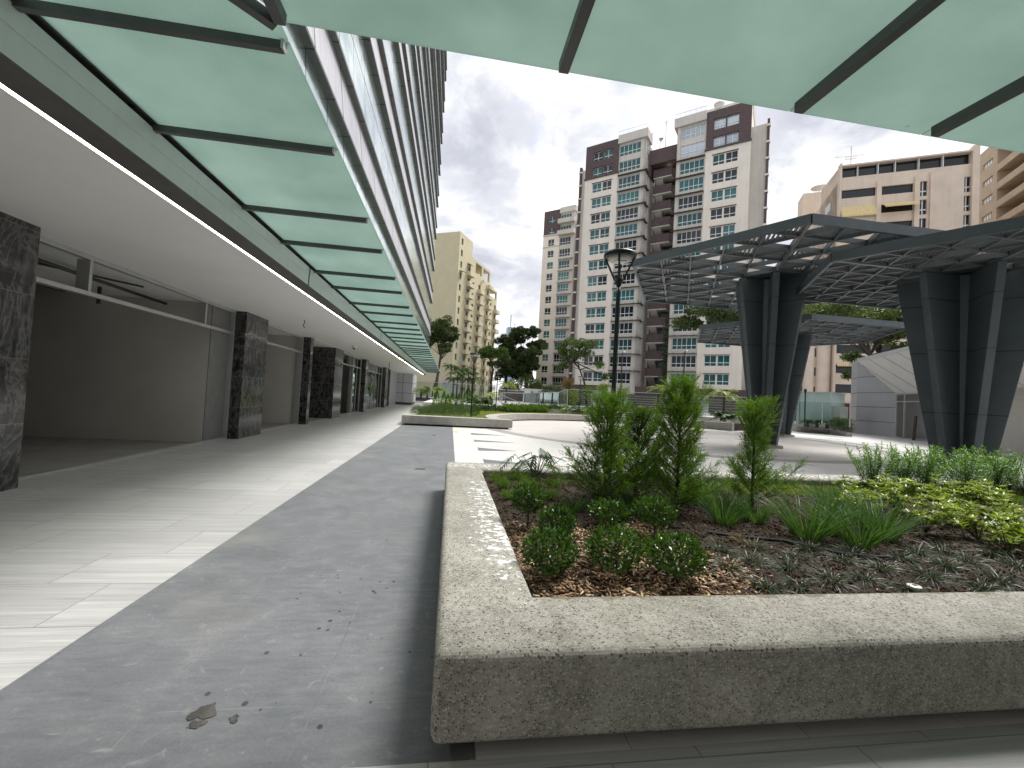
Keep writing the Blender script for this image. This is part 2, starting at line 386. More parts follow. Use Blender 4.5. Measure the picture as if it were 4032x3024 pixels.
M['shop_wall'] = plain('grey_beige_shop_plaster', (.58, .56, .515), .8, 0, .06, 1.2)
M['shop_floor'] = plain('raw_screed', (.30, .29, .27), .75, 0, .15, 2)
M['alu'] = plain('natural_aluminium', (.50, .50, .49), .38, .55, .05, 9)
M['white_panel'] = plain('pale_grey_cladding', (.50, .51, .53), .45, .1, .03, 1.0)
M['pav_panel'] = plain('grey_pavilion_cladding', (.34, .345, .36), .5, .1, .04, 1.0)
M['pav_soffit'] = plain('pale_pavilion_soffit', (.60, .59, .57), .6, 0, .04, .8)
M['joint'] = plain('dark_joint', (.05, .05, .052), .7)
M['pergola'] = plain('graphite_painted_steel', (.088, .108, .116), .42, .15, .10, 1.5)
M['pergola_light'] = plain('grey_painted_lattice', (.14, .154, .158), .42, .15, .12, 3)
M['lamp_green'] = plain('dark_green_lamp_paint', (.010, .022, .019), .4, .1, .1, 8)
M['lamp_lens'] = plain('lamp_diffuser', (.62, .62, .60), .3, 0, .12, 60)
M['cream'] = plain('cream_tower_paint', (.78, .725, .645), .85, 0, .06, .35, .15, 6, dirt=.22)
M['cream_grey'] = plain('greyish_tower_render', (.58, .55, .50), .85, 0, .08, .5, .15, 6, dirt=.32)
M['brown_brick'] = plain('purple_brown_brick_cladding', (.095, .066, .066), .8, 0, .35, 2.2, .3, 20, aniso=(1, 1, 3.5))
M['white_frame'] = plain('white_window_frame', (.72, .74, .75), .45, 0, .03, 5)
M['sill_brown'] = plain('brown_ledge', (.085, .07, .062), .7)
M['yellow_wall'] = plain('pale_yellow_render', (.60, .545, .37), .9, 0, .05, .5, .2, 4, dirt=.12)
M['yellow_trim'] = plain('pale_yellow_balcony', (.64, .585, .42), .9, 0, .05, .5, dirt=.15)
M['beige_wall'] = plain('rough_beige_render', (.68, .575, .475), .95, 0, .10, .4, .5, 5, dirt=.18)
M['tan_wall'] = plain('tan_brick_render', (.46, .37, .27), .95, 0, .12, .5, .5, 6, dirt=.2)
M['awning'] = plain('faded_yellow_awning', (.70, .56, .29), .8, 0, .12, 2, aniso=(3, 3, .6))
M['boundary_white'] = plain('white_boundary_wall', (.70, .69, .66), .85, 0, .08, .8, dirt=.3)
M['boundary_brown'] = plain('brown_board_panel', (.125, .10, .095), .7, 0, .15, 2)
M['steel_rail'] = plain('galvanised_rail', (.55, .56, .57), .35, .6, .08, 8)
M['red_panel'] = plain('dark_red_panel', (.16, .016, .022), .5)
M['red_pole'] = plain('dark_red_prop', (.055, .014, .016), .5)
M['black'] = plain('black_plastic', (.012, .012, .013), .45)
M['white_plastic'] = plain('white_plastic', (.75, .75, .74), .4)
M['kiosk'] = None
def m_soil():
    t = NT('dark_bark_soil'); p = t.pos()
    a = t.noise(p, 35, 6, .75); b = t.noise(p, 6, 4)
    col = t.ramp(t.math('ADD', t.math('MULTIPLY', a, .7), t.math('MULTIPLY', b, .3)), [(.32, (.012, .009, .006)), (.5, (.045, .030, .020)), (.68, (.105, .073, .050))])
    return t.done(t.pbsdf(col, .9, 0, t.bump(a, 1.0, .03), .3))
M['soil'] = m_soil()
def m_chip():
    t = NT('tan_wood_chip'); r = t.n('ShaderNodeNewGeometry').outputs['Random Per Island']
    col = t.ramp(r, [(.05, (.05, .024, .012)), (.3, (.17, .095, .05)), (.7, (.42, .28, .16)), (1.0, (.66, .52, .36))])
    a = t.noise(t.mapping(t.pos(), (1, 1, 1)), 70, 3)
    col = t.mix(t.ramp(a, [(.4, 0.0), (.7, .4)]), col, (.16, .09, .05))
    return t.done(t.pbsdf(col, .75, 0, None, .3))
M['chip'] = m_chip()
M['bark_crumb'] = leafmat('dark_bark_crumb', (.010, .007, .005), (.085, .055, .036), .9, 0.0, .2)
M['conifer'] = leafmat('conifer_needles', (.042, .115, .012), (.22, .36, .040), .55, .35, .3)
M['conifer_dark'] = leafmat('conifer_needles_deep', (.026, .070, .012), (.11, .20, .028), .55, .3, .3)
M['ball'] = leafmat('glossy_shrub_leaves', (.007, .030, .007), (.105, .215, .032), .28, .22, .55)
M['strap'] = leafmat('strap_leaves', (.030, .085, .022), (.12, .23, .065), .42, .3, .4)
M['mondo'] = leafmat('dark_mondo_blades', (.014, .032, .016), (.07, .115, .055), .38, .2, .5)
M['dry'] = leafmat('dry_blades', (.16, .11, .045), (.30, .21, .09), .7, .2, .2)
M['lime'] = leafmat('lime_shrub_leaves', (.045, .11, .010), (.36, .45, .04), .35, .35, .5)
M['willowleaf'] = leafmat('willow_leaves', (.050, .13, .022), (.17, .33, .060), .45, .4, .4)
M['tuft'] = leafmat('feathery_tuft', (.055, .125, .014), (.17, .28, .035), .55, .35, .3)
M['philo'] = leafmat('split_leaf', (.014, .045, .014), (.06, .13, .03), .28, .2, .6)
M['lawn'] = leafmat('lawn_blades', (.11, .165, .012), (.25, .31, .03), .6, .4, .2)
M['lavender'] = leafmat('grey_green_foliage', (.035, .075, .030), (.115, .175, .080), .6, .3, .3)
M['hedge'] = leafmat('hedge_leaves', (.045, .10, .015), (.17, .28, .04), .5, .3, .3)
M['darkshrub'] = leafmat('dark_shrub_leaves', (.018, .045, .012), (.075, .14, .03), .5, .2, .3)
M['tree_dark'] = leafmat('dark_tree_leaves', (.022, .044, .015), (.11, .15, .050), .55, .2, .3)
M['tree_mid'] = leafmat('mid_tree_leaves', (.022, .060, .012), (.105, .165, .035), .5, .25, .35)
M['tree_light'] = leafmat('olive_tree_leaves', (.035, .070, .018), (.15, .20, .06), .5, .25, .35)
M['palm'] = leafmat('palm_leaflets', (.025, .060, .014), (.11, .18, .045), .4, .25, .4)
M['palm_yellow'] = leafmat('yellow_palm_leaflets', (.12, .19, .03), (.42, .47, .16), .4, .35, .4)
M['bark'] = plain('grey_brown_bark', (.075, .060, .048), .95, 0, .35, 7, .6, 25, aniso=(1, 1, .3))
M['bark_dark'] = plain('dark_wet_bark', (.028, .022, .018), .9, 0, .35, 7, .6, 25)
M['stem'] = plain('green_brown_stem', (.07, .075, .03), .8, 0, .25, 20)
def m_emit(name, c, s):
    t = NT(name); return t.done(t.n('ShaderNodeEmission', {'Color': (*c, 1), 'Strength': s}).outputs[0])
M['led'] = m_emit('led_strip_light', (1.0, .94, .84), 8.0)
M['bulb'] = m_emit('lit_stair_bulb', (1.0, .9, .7), 6.0)
M['puddle'] = plain('wet_stone', (.045, .043, .040), .16, 0, .3, 25)
M['yellow_leaf'] = plain('fallen_yellow_leaf', (.75, .68, .03), .5)
M['far_blue'] = plain('pale_blue_tower', (.35, .45, .52), .4)
# ------------------------------------------------------------------ ground
struct('ground', MB().box(-400, 500, -150, 700, -1.2, -.02), plain('distant_ground', (.25, .24, .22), .9, 0, .2, .05))
struct('paving_arcade', MB().box(-5.86, -2.06, -6, 60, -.2, 0).box(-2.06, 16, -6, 1.845, -.2, 0), M['light_tile'])
struct('path_slate', MB().box(-2.06, .2, 1.845, 19.7, -.2, 0), M['slate'])
pc = (11.3, 21.6)
struct('paving_plaza', MB().box(.2, 45, 1.845, 33.5, -.2, 0), M['plaza_tile'])
struct('paving_plaza_deck', MB().arc(pc, .02, 9.15, 0, 360, 0, .004, 120), M['deck_tile'])
struct('paving_plaza_band', MB().arc(pc, 9.15, 9.75, 0, 360, 0, .008, 120), M['band_tile'])
struct('upper_terrace', MB().box(-2.1, 90, 34.2, 75, -.2, .72), M['plaza_tile'])
mb = MB()
for (a, b, c) in [((.89, 17.09), (.9, 16.38), (2.28, 16.62)), ((.88, 14.61), (.88, 14.04), (2.26, 14.16)), ((.88, 12.52), (.87, 11.84), (1.96, 12.0)), ((.87, 10.29), (.86, 9.6), (1.9, 9.8))]:
    mb.prism([b, c, a], 0, .004)
for k, an in enumerate((-78, -64, -52, -42, -31, -20, -9, 3)):   # wedge shaped dark slabs fanned round the circle
    for r0 in (10.6, 12.9):
        a = math.radians(an+(r0 > 12)*5); ca, sa = math.cos(a), math.sin(a); L = 1.6
        p = np.array([pc[0]+r0*ca, pc[1]+r0*sa]); t = np.array([-sa, ca])
        mb.prism([tuple(p), tuple(p+t*L+np.array([ca, sa])*.1), tuple(p+np.array([ca, sa])*.55)], 0, .004)
struct('paving_slate_wedges', mb, M['slate'])
struct('road', MB().box(-60, 200, 75, 400, -.2, .5), plain('asphalt', (.06, .06, .062), .85, 0, .2, 2))
# wet patch, drains, leaf on the slate walk
def blob(cx, cy, rx, ry, seed, n=26, z=.002, h=.0015):
    r = random.Random(seed); ph = [r.uniform(0, 6.3) for _ in range(5)]
    P = []
    for i in range(n):
        t = 2*PI*i/n; k = 1+.28*math.sin(2*t+ph[0])+.2*math.sin(3*t+ph[1])+.14*math.sin(5*t+ph[2])+.08*math.sin(9*t+ph[3])
        P.append((cx+rx*k*math.cos(t), cy+ry*k*math.sin(t)))
    return MB().prism(P, z, z+h)
mb = blob(-1.045, 2.20, .042, .060, 3); b2 = blob(-1.035, 2.125, .026, .03, 8); mb.add(b2.v, b2.f)
tag(mb.build('water_puddle', M['puddle']), 'large dark wet patch on the grey slate walk near the photo bottom', 'puddle')
tag(blob(-.893, 2.148, .020, .022, 5).build('water_puddle', M['puddle']), 'small round wet spot right of the large wet patch', 'puddle')
for (x, y, l) in [(-.5, 8.7, 'slot drain in the slate walk beside the near planter corner'), (-.49, 15.58, 'slot drain farther up the slate walk near the far planter')]:
    t = thing('floor_drain', 'dark '+l, 'drain', (x, y, 0), 'slot drains in the slate walk')
    MB().box(x-.10, x+.10, y-.06, y+.06, .001, .003).build('drain_slot', M['black'], t)
    MB().box(x-.11, x+.11, y+.06, y+.075, .001, .006).box(x-.11, x+.11, y-.075, y-.06, .001, .006).box(x-.11, x-.10, y-.06, y+.06, .001, .006).box(x+.10, x+.11, y-.06, y+.06, .001, .006).build('frame', M['alu'], t)
tag(blob(.29, 17.35, .11, .14, 12, 14, .003, .012).build('fallen_leaf', M['yellow_leaf']), 'bright yellow fallen leaf on pale paving by the far planter', 'leaf')
# ------------------------------------------------------------------ office building with arcade
OB = thing('office_building', 'glass and metal office block with a marble columned shop arcade at its foot', 'building', (-5.86, 0, 0))
ZC = 3.44
MB().box(-9.2, -3.12, -6, 49.2, ZC, ZC+.25).build('arcade_ceiling', M['ceiling'], OB)
MB().box(-3.12, -3.06, -6, 48.7, ZC+.012, ZC+.05).build('light_strip', M['led'], OB)
MB().box(-3.06, -2.785, .95, 49.2, ZC-.01, ZC+.20).box(-3.12, -3.06, .95, 48.7, ZC+.05, ZC+.2).build('soffit_edge', M['soffit_dark'], OB)
MB().box(-3.0, -2.775, .95, 49.36, ZC+.19, 3.775).box(-2.795, -2.783, .95, 49.36, ZC+.003, ZC+.20).build('fascia_band', M['fascia'], OB)
MB().box(-3.0, -2.79, 1.0, 49.3, 3.95, 5.4).build('gutter_wall', M['soffit_panel'], OB)
# shop partitions, back wall and slab
mb = MB()
for y0, y1 in [(-.2, 5.06), (11.44, 12.2), (17.75, 18.0), (21.72, 21.9), (28.4, 28.6), (33.2, 33.4), (38.0, 38.2)]:
    mb.box(-18, -5.95, y0, y1, 0, 4.4)
mb.box(-18.2, -18, -1, 49, 0, 4.4)
MB().box(-5.95, -5.93, 11.44, 12.31, 0, ZC).build('jamb_panel', plain('grey_jamb', (.16, .16, .155), .6), OB)
mb.build('shop_partition', M['shop_wall'], OB)
MB().box(-18, -5.8, -1, 49, -.15, -.005).build('shop_floor', M['shop_floor'], OB)
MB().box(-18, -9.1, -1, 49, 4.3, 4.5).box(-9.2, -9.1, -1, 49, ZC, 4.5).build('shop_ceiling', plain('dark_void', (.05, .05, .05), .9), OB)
MB().tube([(-6.6, 6.6, 3.32), (-6.9, 11.3, 3.32)], .035).tube([(-7.6, 10.3, 3.42), (-7.6, 10.3, 3.05)], .035).tube([(-8.0, 6.3, 3.34), (-6.3, 9.6, 3.36)], .02).build('pipe', M['black'], OB)
cols = [(5.0, 6.44, -5.50, -6.1), (12.37, 13.75, -5.56, -6.05), (17.74, 18.06, -5.55, -6.05), (21.62, 23.14, -5.60, -7.4), (28.9, 29.75, -5.55, -6.4), (37.6, 39.2, -5.55, -6.4), (41.2, 41.7, -5.7, -6.4)]
for y0, y1, xf, xb in cols:
    c = MB().box(xb, xf, y0, y1, .0, ZC).build('marble_column', M['marble'], OB)
MB().box(-9.0, -5.5, 18.06, 21.6, ZC-.01, ZC+.0).build('passage_ceiling', M['ceiling'], OB)
MB().box(-8.8, -8.6, 18.0, 21.62, 0, ZC).build('passage_wall', M['marble'], OB)
def shopfront(y0, y1, mull, glass, transom=2.83, doors=False, name='shopfront'):
    x = -5.88
    f = MB()
    f.box(x-.06, x+.05, y0, y1, ZC-.07, ZC-.002).box(x-.06, x+.05, y0, y1, .0, .05).box(x-.05, x+.04, y0, y1, transom-.035, transom+.035)
    f.box(x-.16, x+.05, y0, y0+.06, .05, ZC-.07).box(x-.16, x+.05, y1-.06, y1, .05, ZC-.07)
    for q in mull:
        f.box(x-.16, x+.03, q-.03, q+.03, transom+.035, ZC-.07)
    if doors:
        for q in mull: f.box(x-.04, x+.03, q-.03, q+.03, .05, transom-.035)
    fo = f.build(name, M['alu'], OB, bevel=.004)
    if glass:
        MB().box(x-.012, x-.002, y0+.06, y1-.06, transom+.036, ZC-.071).build('glass_pane', M[glass], fo)
        MB().box(x-.012, x-.002, y0+.06, y1-.06, .051, transom-.036).build('glass_pane', M[glass], fo)
shopfront(6.44, 12.37, [7.74, 11.03], None)
shopfront(13.75, 17.74, [], None)
shopfront(23.14, 26.6, [25.9], None)
shopfront(26.6, 28.9, [27.8], 'door_glass', doors=True)
shopfront(29.75, 37.6, [31.4, 33.0, 34.6, 36.2], 'door_glass', doors=True)
shopfront(39.2, 41.2, [], 'door_glass')
MB().box(-6.0, -5.9, 41.7, 48.2, 0, ZC).build('back_wall', M['white_panel'], OB)
# pale panelled block closing the arcade
blk = MB().box(-6.6, -4.2, 48.2, 53.6, .25, ZC).build('end_wall', M['white_panel'], OB)
j = MB()
for z in (1.28, 2.42): j.box(-6.6, -4.195, 48.19, 48.205, z-.02, z+.02).box(-4.21, -4.19, 48.19, 53.6, z-.02, z+.02)
j.box(-5.25, -5.21, 48.19, 48.205, .25, ZC); j.build('panel_joint', M['joint'], blk)
MB().box(-6.55, -4.25, 48.24, 53.5, 0, .25).build('plinth', M['plinth'], blk)
# tower facade: every storey a mirror band and a brushed spandrel, both leaning inwards over dark soffits
def XF(y): return -2.94 + (y-5)*.38/44
TB = MB  # alias
ya, yb = -14.0, 49.0
def slab(x_off0, x_off1, z0, z1, th=.25):
    mbx = MB()
    a, b = XF(ya), XF(yb)
    return mbx.hexa([(a+x_off0-th, ya, z0), (a+x_off0, ya, z0), (b+x_off0, yb, z0), (b+x_off0-th, yb, z0), (a+x_off1-th, ya, z1), (a+x_off1, ya, z1), (b+x_off1, yb, z1), (b+x_off1-th, yb, z1)])
for k in range(-1, 11):
    zg = 9.25+3.7*k; zl = zg+2.34
    if k == -1: slab(0, -.17, zg, zl, .3).build('window_band', M['tower_glass'], OB)
    else: slab(0, -.18, zg, zl, .3).build('window_band', M['tower_glass'], OB)
    slab(-.005, -.005, zl-.001, zl+.05, .42).build('soffit_lip', M['soffit_panel'], OB)
    slab(0, -.16, zl+.05, zl+1.30, .3).build('spandrel_band', M['lilac_panel'], OB)
    slab(-.005, -.005, zl+1.30, zl+1.36, .42).build('soffit_lip', M['soffit_panel'], OB)
MB().hexa([(-30, ya, 4.5), (XF(ya)-.28, ya, 4.5), (XF(yb)-.28, yb-.05, 4.5), (-30, yb-.05, 4.5), (-30, ya, 50), (XF(ya)-.28, ya, 50), (XF(yb)-.28, yb-.05, 50), (-30, yb-.05, 50)]).build('core_wall', M['soffit_panel'], OB)
# things under the arcade ceiling
t = thing('security_camera', 'small white dome camera under the arcade ceiling', 'camera', tuple(at(850+2010*.27125, 1200+597*.27125, 20.5)))
bx = np.array(t.location); bx[2] = ZC
MB().lathe([(.09, -.10), (.10, -.05), (.10, 0)], bx, 16).build('body', M['white_plastic'], t, True)
MB().lathe([(.012, -.165), (.05, -.145), (.065, -.10)], bx, 16).build('lens', M['black'], t, True)
for (px, py, L, lab) in [(850+1280*.27125, 1200+222*.27125, .22, 'short looped cable hanging from the arcade ceiling'), (1400+735*.18083, 1300+690*.18083, .9, 'long thin cable hanging near the far end of the arcade')]:
    d = Fv + Rv*(px-2016)/FPX - Uv*(py-1512)/FPX; p = CAM + d*(ZC-CAMH)/d[2]
    tag(MB().tube([p, p+np.array([.02, .01, -.3*L]), p+np.array([-.02, 0, -.7*L]), p+np.array([.03, .01, -L])], .012 if L < .5 else .02, 6).build('hanging_cable', M['black']), lab, 'cable', 'cables hanging from the arcade ceiling')
# ------------------------------------------------------------------ wing behind the camera (arcade ceiling over the near floor, tower above)
WB = thing('office_wing', 'office wing over the near arcade, seen only by its shade', 'building', (4, -2, 0))
MB().box(-2.9, 18, -8, .95, ZC, ZC+.3).box(-2.9, 18, -5.2, -5.0, 0, ZC).build('arcade_wall', M['ceiling'], WB)
MB().box(-3.0, 18, .95, 1.2, ZC, 3.78).build('fascia_band', M['fascia'], WB)
MB().box(-2.6, 18, -14, 1.0, 3.95, 18).build('wall', M['soffit_panel'], WB)
# ------------------------------------------------------------------ glass canopies
ys = [2.97, 4.21, 5.85, 7.11, 8.76, 10.0, 11.7, 12.95, 14.6, 15.85, 17.15, 18.62, 19.9, 21.57, 22.9, 24.0, 25.1, 26.4, 28.1, 29.9, 31.2, 32.9, 34.2, 35.9, 37.2, 38.9, 40.2, 41.9, 43.2, 44.9, 46.2, 47.9, 49.3]
GC = thing('glass_canopy', 'long frosted green glass canopy running along the office tower front', 'canopy', (-2.79, 3, 3.75))
for i, y in enumerate(ys):
    MB().box(-2.785, -1.235, y-.024, y+.024, 3.755, 3.815).build('beam', M['steel_dark'], GC)
    MB().box(-1.24, -1.222, y-.03, y+.03, 3.76, 3.845).build('clip', M['alu'], GC)
for i in range(len(ys)-1):
    MB().box(-2.74, -1.20, ys[i]+.006, ys[i+1]-.006, 3.818, 3.832).build('glass_panel', M['frost'], GC)
MB().prism([(-2.74, 1.26), (-1.235, 2.765), (-1.20, 2.80), (-1.20, 2.96), (-2.74, 2.96)], 3.818, 3.832).build('glass_panel', M['frost'], GC)
MB().box(-2.79, -2.73, 1.3, 49.3, 3.835, 3.94).build('gutter', M['steel_dark'], GC)
def hip(mb, o):
    return mb.beam((-2.77+o, 1.23-o, 3.79), (-1.215+o*.0, 2.785-o*.0, 3.79), .06, .07)
hip(MB(), 0).build('hip_beam', M['steel_dark'], GC)
NC = thing('glass_canopy', 'frosted green glass canopy overhead, crossing the top of the photo', 'canopy', (2, 2, 3.75))
xs = [-1.17, .63, 2.42, 3.615, 5.4, 6.6, 8.4, 9.6, 11.4, 12.6]
for x in xs:
    MB().box(x-.034, x+.034, 1.21 if x > -1 else 1.6, 2.755+.003*x, 3.755, 3.828).build('beam', M['steel_dark'], NC)
ye = lambda x: 2.83+.0104*x
for a, b in zip(xs, xs[1:]):
    MB().prism([(a+.006, 1.20), (b-.006, 1.20), (b-.006, ye(b)), (a+.006, ye(a))], 3.832, 3.846).build('glass_panel', M['frost'], NC)
MB().prism([(-2.70, 1.20), (-1.176, 1.20), (-1.176, ye(-1.17)), (-1.185, 2.765)], 3.832, 3.846).build('glass_panel', M['frost'], NC)
MB().box(-2.6, 12.6, 1.2, 1.34, 3.85, 3.94).build('gutter', M['steel_dark'], NC)
# ------------------------------------------------------------------ foliage kit (numpy)
def unit(a): return a/(np.linalg.norm(a, axis=-1, keepdims=True)+1e-9)
def leaves(P, D, L, W, side=None, fold=.0):
    """diamond leaves: P base, D direction, L length, W width -> V,F"""
    n = len(P); D = unit(D)
    if side is None:
        side = np.cross(D, RNG.normal(size=(n, 3)))
    side = unit(side); L = np.broadcast_to(L, (n,))[:, None]; W = np.broadcast_to(W, (n,))[:, None]
    nrm = np.cross(side, D)
    mid = P + D*L*.45 - nrm*L*fold*.25
    V = np.stack([P, mid+side*W/2+nrm*W*.12, P+D*L-nrm*L*fold, mid-side*W/2+nrm*W*.12], 1).reshape(-1, 3)
    Fq = np.arange(4*n).reshape(n, 4)
    return V, Fq
def blades(P, D, L, W, droop, seg=4, side=None):
    """curved ribbons tapering to the tip"""
    n = len(P); D = unit(D)
    H = D.copy(); H[:, 2] = 0; H = unit(H)
    if side is None: side = unit(np.cross(D, np.array([0, 0, 1.0])+RNG.normal(size=(n, 3))*.3))
    rows = []
    for i in range(seg+1):
        t = i/seg
        c = P + D*(L*t)[:, None] + (H*.35-np.array([0, 0, 1.0]))*(droop*L*t**2.2)[:, None]
        w = (W*(1-t**1.6)*.5+W*.03)[:, None]
        rows += [c-side*w, c+side*w]
    V = np.stack(rows, 1).reshape(-1, 3)
    k = 2*(seg+1); b = (np.arange(n)*k)[:, None]
    Fq = np.concatenate([b+np.array([[2*i, 2*i+1, 2*i+3, 2*i+2]]) for i in range(seg)], 0)
    return V, Fq
class LB:
    def __init__(s): s.V = []; s.F = []; s.n = 0
    def add(s, vf):
        s.V.append(vf[0]); s.F.append(vf[1]+s.n); s.n += len(vf[0]); return s
    def build(s, name, mat, parent=None):
        return np_mesh(name, np.concatenate(s.V), np.concatenate(s.F), mat, parent)
def rdir(n, zmin=-1.0, zmax=1.0):
    z = RNG.uniform(zmin, zmax, n); a = RNG.uniform(0, 2*PI, n); r = np.sqrt(np.maximum(0, 1-z*z))
    return np.stack([r*np.cos(a), r*np.sin(a), z], 1)
# ------------------------------------------------------------------ near planter
SZ = .37
NP_ = thing('concrete_planter', 'large raised planter of exposed aggregate concrete filling the lower right of the photo', 'planter', (.0, 1.825, 0))
def ring(mb, xo0, xo1, yo0, yo1, xi0, xi1, yi0, yi1, z0, z1):
    o = [(xo0, yo0), (xo1, yo0), (xo1, yo1), (xo0, yo1)]; i = [(xi0, yi0), (xi1, yi0), (xi1, yi1), (xi0, yi1)]
    vs = [(x, y, z0) for x, y in o+i]+[(x, y, z1) for x, y in o+i]
    fs = []
    for k in range(4):
        l = (k+1) % 4
        fs += [(k, l, 8+l, 8+k), (4+l, 4+k, 12+k, 12+l), (8+k, 8+l, 12+l, 12+k), (l, k, 4+k, 4+l)]
    return mb.add(vs, fs)
rg = ring(MB(), 0, 10.8, 1.825, 6.94, .53, 10.3, 2.365, 6.35, .065, .45)
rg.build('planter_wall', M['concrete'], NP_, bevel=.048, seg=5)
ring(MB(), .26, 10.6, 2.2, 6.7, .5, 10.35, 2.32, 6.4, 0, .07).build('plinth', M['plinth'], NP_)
# soil with gentle mounds
nx, ny = 160, 70
gx = np.linspace(.531, 10.3, nx); gy = np.linspace(2.366, 6.35, ny)
X, Y = np.meshgrid(gx, gy, indexing='ij')
def soil_z(x, y):
    e = np.minimum.reduce([np.clip((x-.53)/.5, 0, 1), np.clip((y-2.36)/.5, 0, 1), np.clip((6.35-y)/1.2, 0, 1)])
    return .335 + .06*e + .012*np.sin(x*5.1+y*2.3)*np.cos(y*4.3-x*1.7)
Z = soil_z(X, Y) + RNG.normal(size=X.shape)*.005
V = np.stack([X, Y, Z], 2).reshape(-1, 3); ii = np.arange(nx*ny).reshape(nx, ny)
Fq = np.stack([ii[:-1, :-1], ii[1:, :-1], ii[1:, 1:], ii[:-1, 1:]], 2).reshape(-1, 4)
tag(np_mesh('soil', V, Fq, M['soil'], smooth=True), kind='stuff')
def scatter(name, mat, n, xr, yr, L, W, T, dens=None, lift=.006):
    x = RNG.uniform(*xr, n); y = RNG.uniform(*yr, n)
    if dens is not None:
        k = RNG.uniform(size=n) < dens(x, y); x, y = x[k], y[k]
    n = len(x); P = np.stack([x, y, soil_z(x, y)+RNG.uniform(0, lift*2, n)], 1)
    a = RNG.uniform(0, 2*PI, n); D = np.stack([np.cos(a), np.sin(a), RNG.normal(size=n)*.28], 1); D = unit(D)
    S = np.cross(D, np.array([0, 0, 1.0])+RNG.normal(size=(n, 3))*.35); S = unit(S); N = np.cross(S, D)
    l = RNG.uniform(*L, n)[:, None]/2; w = RNG.uniform(*W, n)[:, None]/2; t = RNG.uniform(*T, n)[:, None]/2
    k1 = RNG.uniform(.5, 1.1, (n, 1))
    q = [P-D*l-S*w*k1-N*t, P+D*l-S*w-N*t, P+D*l*.8+S*w-N*t, P-D*l*.9+S*w*k1-N*t, P-D*l-S*w*k1+N*t, P+D*l-S*w+N*t, P+D*l*.8+S*w+N*t, P-D*l*.9+S*w*k1+N*t]
    V = np.stack(q, 1).reshape(-1, 3); b = (np.arange(n)*8)[:, None]
    F = np.concatenate([b+np.array([f]) for f in ((4, 5, 6, 7), (0, 1, 5, 4), (1, 2, 6, 5), (2, 3, 7, 6), (3, 0, 4, 7))], 0)
    return tag(np_mesh(name, V, F, mat), kind='stuff')
dn = lambda x, y: np.clip((2.15+.12*np.sin(y*5)-x)/.25, 0, 1)*np.clip((4.0+.15*np.sin(x*4)-y)/.3, 0, 1)
scatter('wood_chips', M['chip'], 9500, (.545, 2.5), (2.38, 4.4), (.018, .062), (.008, .019), (.001, .0035), dn)
scatter('bark_mulch', M['bark_crumb'], 15000, (.545, 7.2), (2.38, 6.2), (.010, .040), (.006, .018), (.003, .012), lambda x, y: np.clip(1.1-dn(x, y), .12, 1)*np.where(y < 4.6, 1, .5))
scatter('stray_chips', M['chip'], 700, (2.0, 6.5), (2.4, 5.5), (.015, .04), (.006, .012), (.002, .005))
# lawn strip at the back of the bed
n = 26000
x = RNG.uniform(3.6, 10.2, n); y = RNG.uniform(5.35, 6.34, n)
P = np.stack([x, y, soil_z(x, y)], 1); D = rdir(n, .55, 1.0)
tag(LB().add(blades(P, D, RNG.uniform(.025, .06, n), np.full(n, .005), RNG.uniform(0, .4, n), 2)).build('grass', M['lawn']), kind='stuff')
# ------------------------------------------------------------------ conifers
def conifer(name, x, y, top, rad, label, seed, mat='conifer', low=.03, nb=105, lean=(0, 0), prof=None):
    g = np.random.default_rng(seed); z0 = float(soil_z(np.array(x), np.array(y)))
    t = thing(name, label, 'conifer', (x, y, z0), 'young conifers in the near planter'); H = top-z0
    fol = LB(); br = MB().tube([(x, y, z0-.05), (x+lean[0]*.5, y+lean[1]*.5, z0+H*.5), (x+lean[0], y+lean[1], z0+H*.93)], [.022, .014, .003], 8)
    for i in range(nb):
        u = (i+.5)/nb; s = low + (1-low)*u**1.08
        r = rad*(prof(s) if prof else (1-s)**.72*min(1, .55+s*2.2))*g.uniform(.45, 1.18)
        an = i*2.39996+g.uniform(-.5, .5)
        up = .50+1.1*s+g.uniform(-.15, .2)
        b0 = np.array([x+lean[0]*s, y+lean[1]*s, z0+H*s*.86])
        d = unit(np.array([math.cos(an), math.sin(an), up])); Lb = max(.09, r*math.sqrt(1+up*up)*.86)
        mid = b0+d*Lb*.5+np.array([math.cos(an), math.sin(an), 0])*Lb*.06
        tip = b0+d*Lb+np.array([0, 0, .05*Lb])
        if Lb > .2: br.tube([b0, mid, tip], [.006, .004, .0015], 5, False)
        ns = int(8+Lb*44)
        ts = g.uniform(.12, 1.0, ns)**.72
        sp = b0+(tip-b0)*ts[:, None]+(mid-(b0+tip)/2)*(4*ts*(1-ts))[:, None]
        sd = unit(d*1.0+g.normal(size=(ns, 3))*.62+np.array([0, 0, .30])); sl = (.055+.10*(1-abs(ts-.55)))*g.uniform(.6, 1.15, ns)
        nn = 24
        tt = np.tile(np.linspace(.05, 1, nn), ns); S = np.repeat(np.arange(ns), nn)
        base_ = sp[S]+sd[S]*(sl[S]*tt)[:, None]
        fr = unit(np.cross(sd, g.normal(size=(ns, 3))))
        sgn = np.where(np.arange(len(S)) % 2 == 0, 1.0, -1.0)[:, None]
        ndir = unit(sd[S]*.85+fr[S]*sgn*.62+g.normal(size=(len(S), 3))*.22)
        fol.add(leaves(base_, ndir, g.uniform(.016, .034, len(S))*(1.15-.5*tt), .0048))
    br.build('trunk', M['bark'], t)
    fol.build('foliage', M[mat], t)
    return t
conifer('conifer', 1.78, 4.62, 1.70, .74, 'feathery green conifer with wide low skirt, leftmost in the near planter', 1, prof=lambda s: (1-s)**.6*(.72+.28*math.cos(s*7)) if s > .02 else .8)
